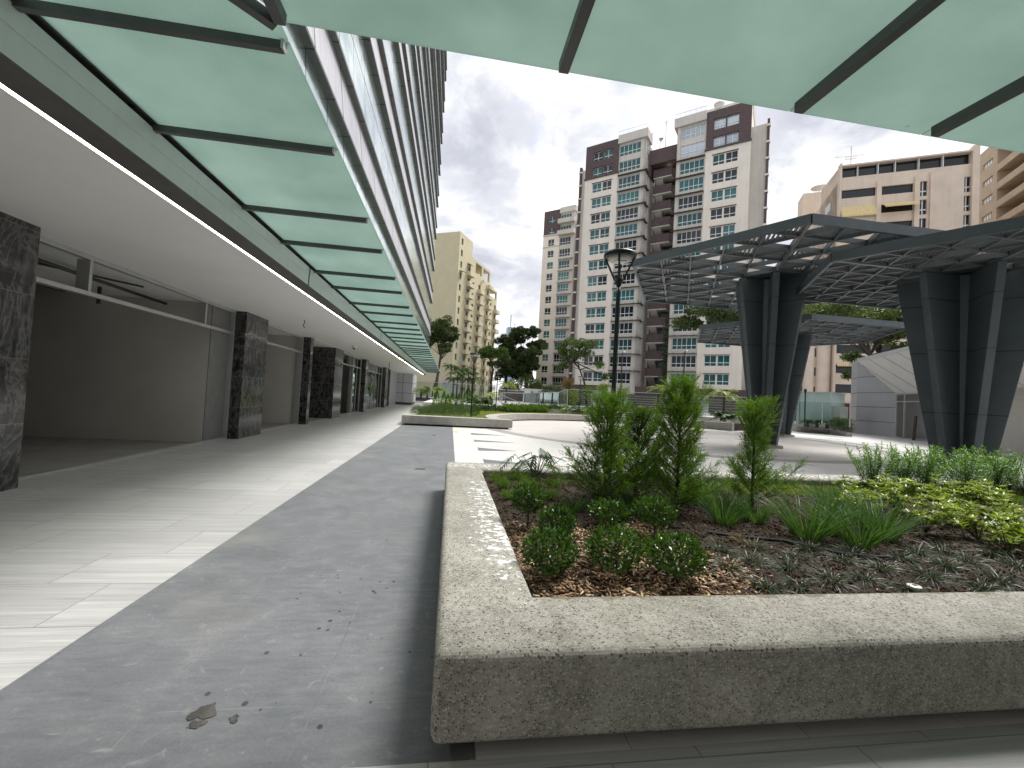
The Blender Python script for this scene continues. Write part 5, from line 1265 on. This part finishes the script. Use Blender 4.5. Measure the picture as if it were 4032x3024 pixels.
fence([(1641, 1503, 47), (1700, 1505.5, 46), (1855, 1512.5, 45), (1950, 1517.5, 44)], 'glass fence with steel top rail before the yellow block', 5.0)
fence([(2064, 1548, 58), (2200, 1544, 50), (2236, 1533, 45)], 'lower glass fence left of the leaning tree', 5.0)
fence([(2236, 1533, 45), (2470, 1543.5, 43), (2700, 1554, 41), (2943, 1565, 39)], 'long glass fence before the cream tower', 4.0)
fence([(3117, 1578, 40), (3240, 1582, 39), (3349, 1586, 38)], 'glass fence before the frosted kiosk', 3.0)
# gate frame
t = thing('steel_gate', 'steel framed gate with a diagonal brace, left of the long glass fence', 'gate', tuple(at(2010, 1600, 52)*np.array([1, 1, 0])+[0, 0, GZ]))
a, b = at(1970, 1546, 52), at(2062, 1548, 52); f = MB().beam(a, b, .09, .09)
for p in (a, b, a+(b-a)*.08): f.box(p[0]-.05, p[0]+.05, p[1]-.05, p[1]+.05, GZ, p[2])
f.beam(a+[0, 0, -.2], (b[0]-.3, b[1], GZ+.1), .06, .06).beam((a[0], a[1], GZ+.25), (b[0], b[1], GZ+.25), .06, .06); f.build('gate_frame', M['steel_rail'], t)
a2 = a+(b-a)*.1; MB().hexa([(a2[0], a2[1]-.01, GZ+.3), (b[0]-.1, b[1]-.01, GZ+.3), (b[0]-.1, b[1]+.01, GZ+.3), (a2[0], a2[1]+.01, GZ+.3), (a2[0], a2[1]-.01, a2[2]-.1), (b[0]-.1, b[1]-.01, b[2]-.1), (b[0]-.1, b[1]+.01, b[2]-.1), (a2[0], a2[1]+.01, a2[2]-.1)]).build('glass_panel', M['fence_glass'], t)
# kiosk
kb = at(3137, 1668, 42); ke = at(3269, 1674, 41); t = thing('glass_kiosk', 'pale frosted glass kiosk before the beige block, left of the pavilion', 'kiosk', (kb[0], kb[1], .45))
kg = NT('pale_frosted_kiosk_glass'); kg = kg.done(kg.pbsdf(kg.ramp(kg.noise(kg.pos(), .8, 4), [(.3, (.42, .55, .53)), (.7, (.56, .68, .66))]), .25, 0, None, .6))
d = (ke-kb); d[2] = 0; d /= np.linalg.norm(d); dp = np.array([-d[1], d[0], 0]); dp = dp if dp[1] > 0 else -dp; W = np.linalg.norm((ke-kb)[:2])
def KP(u_, v_, z_): return np.array([kb[0], kb[1], 0])+d*u_+dp*v_+np.array([0, 0, z_])
def kbox(m_, u0, u1, v0, v1, z0, z1): return m_.hexa([KP(u0, v0, z0), KP(u1, v0, z0), KP(u1, v1, z0), KP(u0, v1, z0), KP(u0, v0, z1), KP(u1, v0, z1), KP(u1, v1, z1), KP(u0, v1, z1)])
kbox(MB(), .55, W, 0, 2.2, .55, 3.2).build('glass_wall', kg, t); kbox(kbox(MB(), 0, .18, -.1, 2.2, .5, 3.1), .2, .53, -.02, 2.2, .5, 3.12).build('door_panel', kg, t)
kbox(MB(), -.05, W+.05, -.1, 2.3, 3.2, 3.26).build('roof', M['white_panel'], t); kbox(kbox(MB(), -.3, 1.2, -.9, -.1, .45, .62), -.05, W, -.05, 2.2, .3, .55).build('base_step', M['concrete_far'], t)
kbox(MB(), W+.02, W+.5, .3, 1.6, .5, 2.2).build('side_block', M['boundary_white'], t)
a, b = at(3282, 1600, 47), at(3347, 1600, 46)
tag(MB().beam((a[0], a[1], 1.55), (b[0], b[1], 1.55), .1, 2.0).build('red_screen', M['red_panel']), 'dark red hoarding panel right of the frosted kiosk', 'screen')
t = thing('iron_fence', 'dark upright bar fence behind the kiosk, right of the middle pergola trunk', 'fence', tuple(at(3100, 1600, 50)*np.array([1, 1, 0])))
a, b = at(3070, 1600, 50), at(3136, 1600, 49); m_ = MB()
for i in range(16): p = a+(b-a)*i/15; m_.box(p[0]-.03, p[0]+.03, p[1]-.03, p[1]+.03, .5, 2.7)
m_.build('bar', M['lamp_green'], t); MB().beam((a[0], a[1], 2.6), (b[0], b[1], 2.6), .06, .06).beam((a[0], a[1], .8), (b[0], b[1], .8), .06, .06).build('rail', M['lamp_green'], t)
t = thing('slim_pole', 'slim dark pole standing in front of the frosted kiosk', 'pole', tuple(at(3168, 1675, 38)))
p = at(3168, 1680, 38); q = at(3171, 1545, 38); MB().tube([p, q], .05, 6).build('pole', M['lamp_green'], t); MB().tube([q, q+[0, 0, .25]], .09, 8).build('cap', M['lamp_green'], t)
# tall slim street lights in the street beyond
for px, py, pb, D, lab in [(2450, 1383, 1640, 53, 'tall slim street light with two small heads, just right of the big lamp post'), (2696, 1378, 1600, 49, 'tall slim street light before the right wing of the cream tower')]:
    a = at(px-10, pb, D); b = at(px, py+12, D); c = at(px+8, py, D-.3); t = thing('street_light', lab, 'street light', (a[0], a[1], GZ))
    MB().tube([(a[0], a[1], GZ), b, (b+c)/2+[0, 0, .1], c], [.09, .06, .05, .04], 6).build('pole', M['lamp_green'], t); MB().lathe([(.05, 0), (.16, -.1), (.05, -.16)], c, 8).build('lamp_head', M['lamp_lens'], t)
# small dark planter bench beyond the arcade end
a, b = at(1637, 1580, 58), at(1700, 1580, 56); t = thing('bench', 'long dark bench with pale top beyond the end of the arcade', 'bench', (a[0], a[1], .3))
MB().beam((a[0], a[1], .55), (b[0], b[1], .55), .8, .5).build('base', M['plinth'], t); MB().beam((a[0], a[1], .85), (b[0], b[1], .85), 1.0, .1).build('seat', M['boundary_white'], t)
struct('paving_arcade_end', MB().box(-12, .2, 60, 75, -.1, .3), M['plaza_tile'])
# ------------------------------------------------------------------ trees
def tree(label, trunk, crowns, mat, seed, n=5200, L=(.22, .42), bark='bark', r=.18, name='tree', droop=.0, grp='trees round the plaza'):
    """trunk: polyline of points; crowns: list of (cx,cy,cz,rx,rz,weight)"""
    g = np.random.default_rng(seed); t = thing(name, label, 'tree', tuple(trunk[0]), grp)
    T = [np.array(p, float) for p in trunk]; m_ = MB().tube(T, list(np.linspace(r, r*.45, len(T))), 8)
    lf = LB(); tot = sum(c[5] for c in crowns)
    for (cx, cy, cz, rx, rz, w) in crowns:
        c = np.array([cx, cy, cz]); nb = max(5, int(30*w/tot)); nl = int(n*w/tot); per = max(12, nl//(nb*3))
        for i in range(nb):
            d = unit(g.normal(size=3)); d[2] = d[2]*.9+.12
            e = c+d*np.array([rx, rx, rz])*g.uniform(.5, .98)
            s0 = T[-1] if g.random() < .6 else T[max(1, len(T)-2)]
            m_.tube([s0, s0*.45+e*.55+g.normal(size=3)*rx*.08, e], [r*.30, r*.16, r*.05], 5, False)
            for q in range(3):
                cc = e+g.normal(size=3)*np.array([rx, rx, rz])*.20; rr = rx*g.uniform(.16, .30)
                dd = unit(g.normal(size=(per, 3))); P = cc+dd*np.array([rr*1.25, rr*1.25, rr*.72])*(g.uniform(.2, 1, per)**.5)[:, None]
                D = dd*.7+g.normal(size=(per, 3))*.5+np.array([0, 0, .15-droop])
                lf.add(leaves(P, D, g.uniform(*L, per), g.uniform(*L, per)*.48, None, .2))
    m_.build('trunk', M[bark], t); lf.build('crown', M[mat], t); return t
def A_(px, py, D): return at(px, py, D)
def GB(px, D, z=GZ): p = at(px, 1600, D); return np.array([p[0], p[1], z])
def crown(px, py, D, wpx, hpx, w=1.0):
    p = at(px, py, D); k = D*.965/FPX; return (p[0], p[1], p[2], wpx*k/2, hpx*k/2, w)
D = 60
tree('dark two-stemmed tree at the left edge of the yellow block, beside the office tower end', [GB(1712, D), A_(1722, 1490, D), A_(1735, 1400, D), A_(1742, 1350, D)], [crown(1730, 1310, D, 120, 85), crown(1772, 1318, D, 75, 75, .6), crown(1690, 1330, D, 80, 80, .5), crown(1762, 1370, D, 50, 30, .15), crown(1745, 1290, D, 110, 60, .7)], 'tree_dark', 1, 12000, (.2, .36), r=.22)
tree('bare forked stem leaning beside the dark two-stemmed tree', [GB(1694, D-1), A_(1718, 1500, D-1), A_(1733, 1420, D-1), A_(1738, 1380, D-1)], [crown(1750, 1375, D-1, 45, 35)], 'tree_dark', 2, 700, (.2, .36), r=.2, grp=None)
D = 50
tree('small umbrella-shaped tree before the right edge of the yellow block', [GB(1931, D), A_(1934, 1500, D), A_(1942, 1455, D), A_(1932, 1420, D), A_(1925, 1400, D)], [crown(1935, 1385, D, 105, 42), crown(1965, 1400, D, 75, 34, .7), crown(1908, 1400, D, 50, 32, .4)], 'tree_mid', 3, 9000, (.16, .3), 'bark_dark', r=.17)
D = 105
tree('huge dark tree left of the far cream tower, left one of the pair', [GB(1990, D), A_(1992, 1480, D), A_(1985, 1420, D)], [crown(1985, 1390, D, 110, 170), crown(2010, 1330, D, 100, 110, .8), crown(1965, 1470, D, 90, 90, .6), crown(2035, 1470, D, 110, 90, .7), crown(2000, 1430, D, 150, 120, .9), crown(2040, 1400, D, 90, 120, .8)], 'tree_dark', 4, 20000, (.35, .65), 'bark_dark', r=.5)
tree('huge dark tree left of the far cream tower, right one of the pair', [GB(2072, D-3), A_(2072, 1480, D-3), A_(2078, 1420, D-3)], [crown(2080, 1400, D-3, 110, 170), crown(2060, 1320, D-3, 95, 80, .7), crown(2100, 1350, D-3, 75, 110, .6), crown(2055, 1465, D-3, 100, 90, .5), crown(2085, 1450, D-3, 90, 120, .8)], 'tree_dark', 5, 18000, (.35, .65), 'bark_dark', r=.55)
D = 48
tree('leaning slender tree with open crown before the far cream tower', [GB(2311, D), A_(2306, 1530, D), A_(2299, 1500, D), A_(2283, 1455, D), A_(2262, 1425, D)], [crown(2270, 1378, D, 120, 75), crown(2235, 1400, D, 80, 80, .7), crown(2325, 1360, D, 90, 50, .6), crown(2215, 1440, D, 40, 60, .25), crown(2360, 1440, D, 50, 40, .22), crown(2385, 1480, D, 36, 40, .15)], 'tree_mid', 6, 6200, (.15, .28), 'bark_dark', r=.13)
D = 56
tree('wide dark flat-crowned tree behind the middle pergola, hiding tower windows', [GB(3090, D), A_(3110, 1500, D), A_(3160, 1400, D), A_(3150, 1330, D)], [crown(2760, 1255, D, 190, 75), crown(2860, 1240, D, 200, 80), crown(2700, 1275, D, 110, 60, .5), crown(2960, 1240, D, 170, 80, .8), crown(3180, 1240, D, 160, 90, .8), crown(3060, 1225, D, 160, 60, .6)], 'tree_dark', 7, 15000, (.22, .4), 'bark_dark', r=.3)
D = 52
tree('leafy olive tree rising behind the left end of the pavilion roof', [GB(3440, D), A_(3432, 1480, D), A_(3425, 1400, D), A_(3415, 1340, D)], [crown(3300, 1240, D, 180, 90), crown(3420, 1240, D, 190, 100), crown(3510, 1260, D, 130, 120, .8), crown(3530, 1340, D, 80, 80, .4), crown(3370, 1290, D, 120, 50, .4)], 'tree_light', 8, 14000, (.2, .36), 'bark', r=.26)
tree('thin second trunk right of the olive tree behind the pavilion roof', [GB(3470, D+2), A_(3455, 1480, D+2), A_(3462, 1400, D+2), A_(3470, 1330, D+2)], [crown(3480, 1300, D+2, 120, 70)], 'tree_light', 9, 2600, (.2, .36), 'bark_dark', r=.16, grp=None)
tree('small spiky branch of a shrub above the left corner of the pavilion', [GB(3385, 54), A_(3372, 1450, 54), A_(3360, 1405, 54)], [crown(3355, 1405, 54, 50, 30), crown(3340, 1480, 54, 30, 30, .5)], 'tree_mid', 10, 420, (.15, .28), 'bark_dark', r=.06, grp=None)
D = 80
p = at(3925, 1262, D); bush('roof_bush', p[0], p[1], p[2]-1.6, 1.5, 1.6, 'tree_light', 'pale green bush above the pavilion roof at the far right', 'bush', None, 12, 900, (.2, .4), .15)
# small hedge mass of the street trees between the yellow block and the towers
for i, (px, py, D, w, h) in enumerate([(2075, 1500, 95, 90, 40), (2010, 1515, 90, 70, 30), (2110, 1515, 88, 60, 30)]):
    p = at(px, py, D); bush('street_shrub', p[0], p[1], GZ, w*D/FPX/2, (p[2]-GZ+h*D/FPX/2)/2, 'tree_dark', 'dark street shrub at the foot of the huge dark trees', 'shrub', 'street shrubs', 30+i, 1500, (.3, .6), .2)
# ------------------------------------------------------------------ palms
def palm(label, px, D, zb, H, nf, FL, mat, seed, lean=0.0, r=.11, up=.7, grp='palms round the plaza', name='palm_tree', LW=.05):
    g = np.random.default_rng(seed); b = GB(px, D, zb); t = thing(name, label, 'palm', tuple(b), grp)
    top = b+np.array([lean, 0, H])
    if H > .3: MB().tube([b, (b+top)/2+[lean*.15, 0, 0], top], [r*1.25, r, r*.8], 8).build('trunk', M['bark'], t)
    rb = MB(); lf = LB()
    for i in range(nf):
        a = i*2.4+g.uniform(-.3, .3); e = g.uniform(-.1, 1.2)*up+.15; L = FL*g.uniform(.75, 1.1)
        h = np.array([math.cos(a), math.sin(a), 0]); n_ = 9
        tt = np.linspace(0, 1, n_); P = top+h*(L*tt*math.cos(e*.8))[:, None]+np.array([0, 0, 1.0])*(L*(math.sin(e)*tt-.62*tt**2.2))[:, None]
        rb.tube(list(P), list(np.linspace(.022, .006, n_)*FL/1.5), 4, False)
        m_ = 22; ti = np.linspace(.14, 1, m_); Q = np.stack([np.interp(ti, tt, P[:, k]) for k in range(3)], 1)
        dz = np.gradient(Q, axis=0); dz = unit(dz); sd = unit(np.cross(dz, [0, 0, 1.0]))
        for sg in (1, -1):
            Dn = sd*sg*.95+dz*.55+np.array([0, 0, -.28])+g.normal(size=(m_, 3))*.12
            lf.add(leaves(Q, Dn, L*.30*np.sin(np.clip(ti*.9+.12, 0, 1)*PI)**.6+.02, LW*FL, dz, .25))
    rb.build('frond_rib', M['stem'], t); lf.build('frond', M[mat], t); return t
for i, (px, D, H, FL) in enumerate([(1768, 66, 4.9, 1.9), (1795, 64, 4.0, 1.8), (1815, 67, 4.4, 2.0), (1838, 65, 3.9, 1.9), (1852, 66, 3.2, 1.7), (1780, 63, 2.8, 1.7)]):
    palm('dark feathery palm in the clump before the yellow block', px, D, GZ, H, 15, FL, 'palm', 800+i, grp='palm clump before the yellow block')
for i, (px, D, H, FL) in enumerate([(1655, 50, 1.0, 1.5), (1680, 51, .9, 1.4), (1712, 50, 1.1, 1.5)]):
    palm('yellowish young palm behind the glass fence at the end of the arcade', px, D, GZ, H, 14, FL, 'palm_yellow', 820+i, grp='yellow palms at the arcade end')
palm('bushy green palm behind the far lamp post and the oval conifer', 1875, 40, .38, .5, 26, 1.6, 'palm', 830, up=.9)
palm('second bushy green palm, right of the oval conifer', 1905, 39, .38, .4, 22, 1.3, 'palm', 831, up=.9)
palm('pale arching palm above the steel gate', 1990, 55, GZ, 2.3, 10, 1.5, 'palm_yellow', 832)
palm('pale young palm left of the steel gate', 1935, 42, GZ, .9, 9, 1.0, 'palm_yellow', 833)
palm('small dark palm in front of the white wall, left of the leaning tree', 2138, 58, GZ, 1.5, 14, 1.25, 'palm', 834)
palm('pale palm behind the long glass fence, right of the leaning tree', 2380, 60, GZ, 2.9, 11, 1.5, 'palm_yellow', 835)
palm('pale palm just right of the big lamp post, behind the fence', 2452, 60, GZ, 2.5, 9, 1.2, 'palm_yellow', 836)
palm('small dark palm below the brown screen, right of the big lamp post', 2490, 50, GZ, .8, 10, 1.0, 'palm', 837)
palm('pale palm left of the tallest conifer tip, before the tower base', 2590, 55, GZ, 2.9, 10, 1.6, 'palm_yellow', 838)
palm('tall pale palm between the tallest conifer and the middle pergola trunk', 2850, 47, .5, 2.5, 12, 2.0, 'palm_yellow', 839)
palm('dense low cycad-like palm under the tall pale palm', 2843, 40, .5, .35, 34, 1.15, 'palm', 840, up=1.0)
palm('second low palm right of the cycad-like palm', 2875, 38, .5, .3, 24, .9, 'palm', 841, up=.9)
for i, px in enumerate((3181, 3219, 3259)):
    palm(['leftmost small cycad before the frosted kiosk', 'middle small cycad before the frosted kiosk', 'rightmost small cycad before the frosted kiosk'][i], px, 40.5, .45, .45, 16, .7, 'palm', 850+i, up=.7, grp='small cycads before the kiosk', name='cycad')
for i, px in enumerate((3288, 3304, 3322, 3338)):
    p = at(px, 1670, 40); bush('spiky_shrub', p[0], p[1], .42, .35, .42, 'lavender', 'loose grey-green shrub before the red hoarding', 'shrub', 'shrubs before the red hoarding', 860+i, 420, (.12, .25), .03)
for i, px in enumerate((2140, 2170, 2200, 2235, 2262)):
    p = at(px, 1590, 62); bush('shrub', p[0], p[1], GZ, 1.0, .5+.25*(i % 2), 'darkshrub', 'dark shrub along the foot of the boundary walls', 'shrub', 'shrubs at the boundary walls', 870+i, 700, (.15, .3), .1)
p = at(2180, 1530, 66); bush('grey_shrub', p[0], p[1], GZ, 1.9, 1.5, 'lavender', 'rounded silver-grey shrub above the boundary wall, left of the leaning tree', 'shrub', None, 880, 1800, (.3, .6), .06, upw=.8)
p = at(2250, 1540, 60); bush('flower_shrub', p[0], p[1], GZ, 1.2, 1.2, 'palm_yellow', 'pale yellow-green shrub above the brown screen beside the leaning trunk', 'shrub', None, 881, 1100, (.15, .3), .12)
p = at(2242, 1520, 58); tree('small reddish spindly shrub tree left of the leaning tree', [GB(2240, 58), A_(2238, 1540, 58), A_(2235, 1515, 58)], [crown(2232, 1512, 58, 45, 45), crown(2250, 1500, 58, 30, 40, .6)], 'dry', 882, 500, (.15, .3), 'bark_dark', r=.06, grp=None)
for i, px in enumerate(np.linspace(2420, 2700, 14)):
    p = at(px, 1612, 41); bush('pale_shrub', p[0], p[1], GZ-.05, .45, .16+.08*(i % 3), 'palm_yellow' if i % 2 else 'hedge', 'low pale yellow shrub at the foot of the long glass fence' if i % 2 else 'low green shrub at the foot of the long glass fence', 'shrub', 'low pale shrubs along the long glass fence' if i % 2 else 'low green shrubs along the long glass fence', 890+i, 420, (.08, .16), .06)
# ------------------------------------------------------------------ sky, sun, render
SUN_HD, SUN_EL = 58.0, 57.0
w = bpy.data.worlds.new('World'); scene.world = w; w.use_nodes = True; nt = w.node_tree; nt.nodes.clear()
out = nt.nodes.new('ShaderNodeOutputWorld'); bg = nt.nodes.new('ShaderNodeBackground'); nt.links.new(bg.outputs[0], out.inputs[0])
sky = nt.nodes.new('ShaderNodeTexSky'); sky.sky_type = 'NISHITA'; sky.sun_disc = False
sky.sun_elevation = math.radians(SUN_EL); sky.sun_rotation = math.radians(SUN_HD); sky.altitude = 900; sky.air_density = 1.0; sky.dust_density = 2.0
tc = nt.nodes.new('ShaderNodeTexCoord'); sp = nt.nodes.new('ShaderNodeSeparateXYZ'); nt.links.new(tc.outputs['Generated'], sp.inputs[0])
def mth(op, a, b=0.0):
    n = nt.nodes.new('ShaderNodeMath'); n.operation = op
    for i, v in enumerate((a, b)):
        if isinstance(v, bpy.types.NodeSocket): nt.links.new(v, n.inputs[i])
        else: n.inputs[i].default_value = v
    return n.outputs[0]
zz = mth('ADD', mth('MAXIMUM', sp.outputs[2], 0.0), .22)
cb_ = nt.nodes.new('ShaderNodeCombineXYZ'); nt.links.new(mth('DIVIDE', sp.outputs[0], zz), cb_.inputs[0]); nt.links.new(mth('DIVIDE', sp.outputs[1], zz), cb_.inputs[1])
def noi(scale, detail, rough, dist, off):
    mp = nt.nodes.new('ShaderNodeMapping'); nt.links.new(cb_.outputs[0], mp.inputs[0]); mp.inputs['Location'].default_value = off
    n = nt.nodes.new('ShaderNodeTexNoise'); nt.links.new(mp.outputs[0], n.inputs['Vector']); n.inputs['Scale'].default_value = scale; n.inputs['Detail'].default_value = detail; n.inputs['Roughness'].default_value = rough; n.inputs['Distortion'].default_value = dist
    return n.outputs[0]
def rmp(f, stops):
    r = nt.nodes.new('ShaderNodeValToRGB'); nt.links.new(f, r.inputs[0]); cr = r.color_ramp; cr.interpolation = 'EASE'
    while len(cr.elements) < len(stops): cr.elements.new(.5)
    for e, (p, c) in zip(cr.elements, stops): e.position = p; e.color = (*c, 1)
    return r.outputs[0]
def mixc(f, a, b):
    n = nt.nodes.new('ShaderNodeMix'); n.data_type = 'RGBA'
    if isinstance(f, bpy.types.NodeSocket): nt.links.new(f, n.inputs[0])
    else: n.inputs[0].default_value = f
    nt.links.new(a, n.inputs[6]); nt.links.new(b, n.inputs[7]); return n.outputs[2]
CS = 6.4   # cloud radiance before the background strength
cl = rmp(noi(1.15, 9, .56, .35, (3.1, 1.7, 0)), [(.38, (.76*CS, .76*CS, .775*CS)), (.46, (.63*CS, .635*CS, .67*CS)), (.53, (.50*CS, .51*CS, .555*CS)), (.66, (.37*CS, .385*CS, .44*CS))])
br_ = rmp(noi(2.3, 8, .6, .3, (7.3, 4.2, 2)), [(.45, (0, 0, 0)), (.62, (.22*CS, .215*CS, .20*CS))])
ad = nt.nodes.new('ShaderNodeMix'); ad.data_type = 'RGBA'; ad.blend_type = 'ADD'; ad.inputs[0].default_value = 1.0; nt.links.new(cl, ad.inputs[6]); nt.links.new(br_, ad.inputs[7])
gap = rmp(noi(1.6, 7, .55, .4, (1.2, 8.8, 5)), [(.56, (0, 0, 0)), (.70, (.75, .75, .75))])
nt.links.new(mixc(gap, ad.outputs[2], sky.outputs[0]), bg.inputs[0]); bg.inputs[1].default_value = .10
sl = bpy.data.lights.new('sun', 'SUN'); so_ = bpy.data.objects.new('sun', sl); COL.objects.link(so_)
sl.energy = 1.9; sl.angle = math.radians(25); sl.color = (1.0, .97, .92)
dv = Vector(hv(SUN_HD))*math.cos(math.radians(SUN_EL))+Vector((0, 0, math.sin(math.radians(SUN_EL))))
so_.rotation_euler = (-dv).to_track_quat('-Z', 'Y').to_euler(); so_.location = (20, -20, 60)
vs = scene.view_settings; vs.view_transform = 'Standard'; vs.look = 'None'; vs.exposure = 1.35; vs.gamma = 1.0; vs.use_curve_mapping = False
scene.render.engine = 'CYCLES'; cy = scene.cycles
cy.max_bounces = 10; cy.diffuse_bounces = 5; cy.glossy_bounces = 4; cy.transmission_bounces = 6; cy.transparent_max_bounces = 12
cy.caustics_reflective = False; cy.caustics_refractive = False; cy.sample_clamp_indirect = 6.0; cy.use_denoising = True
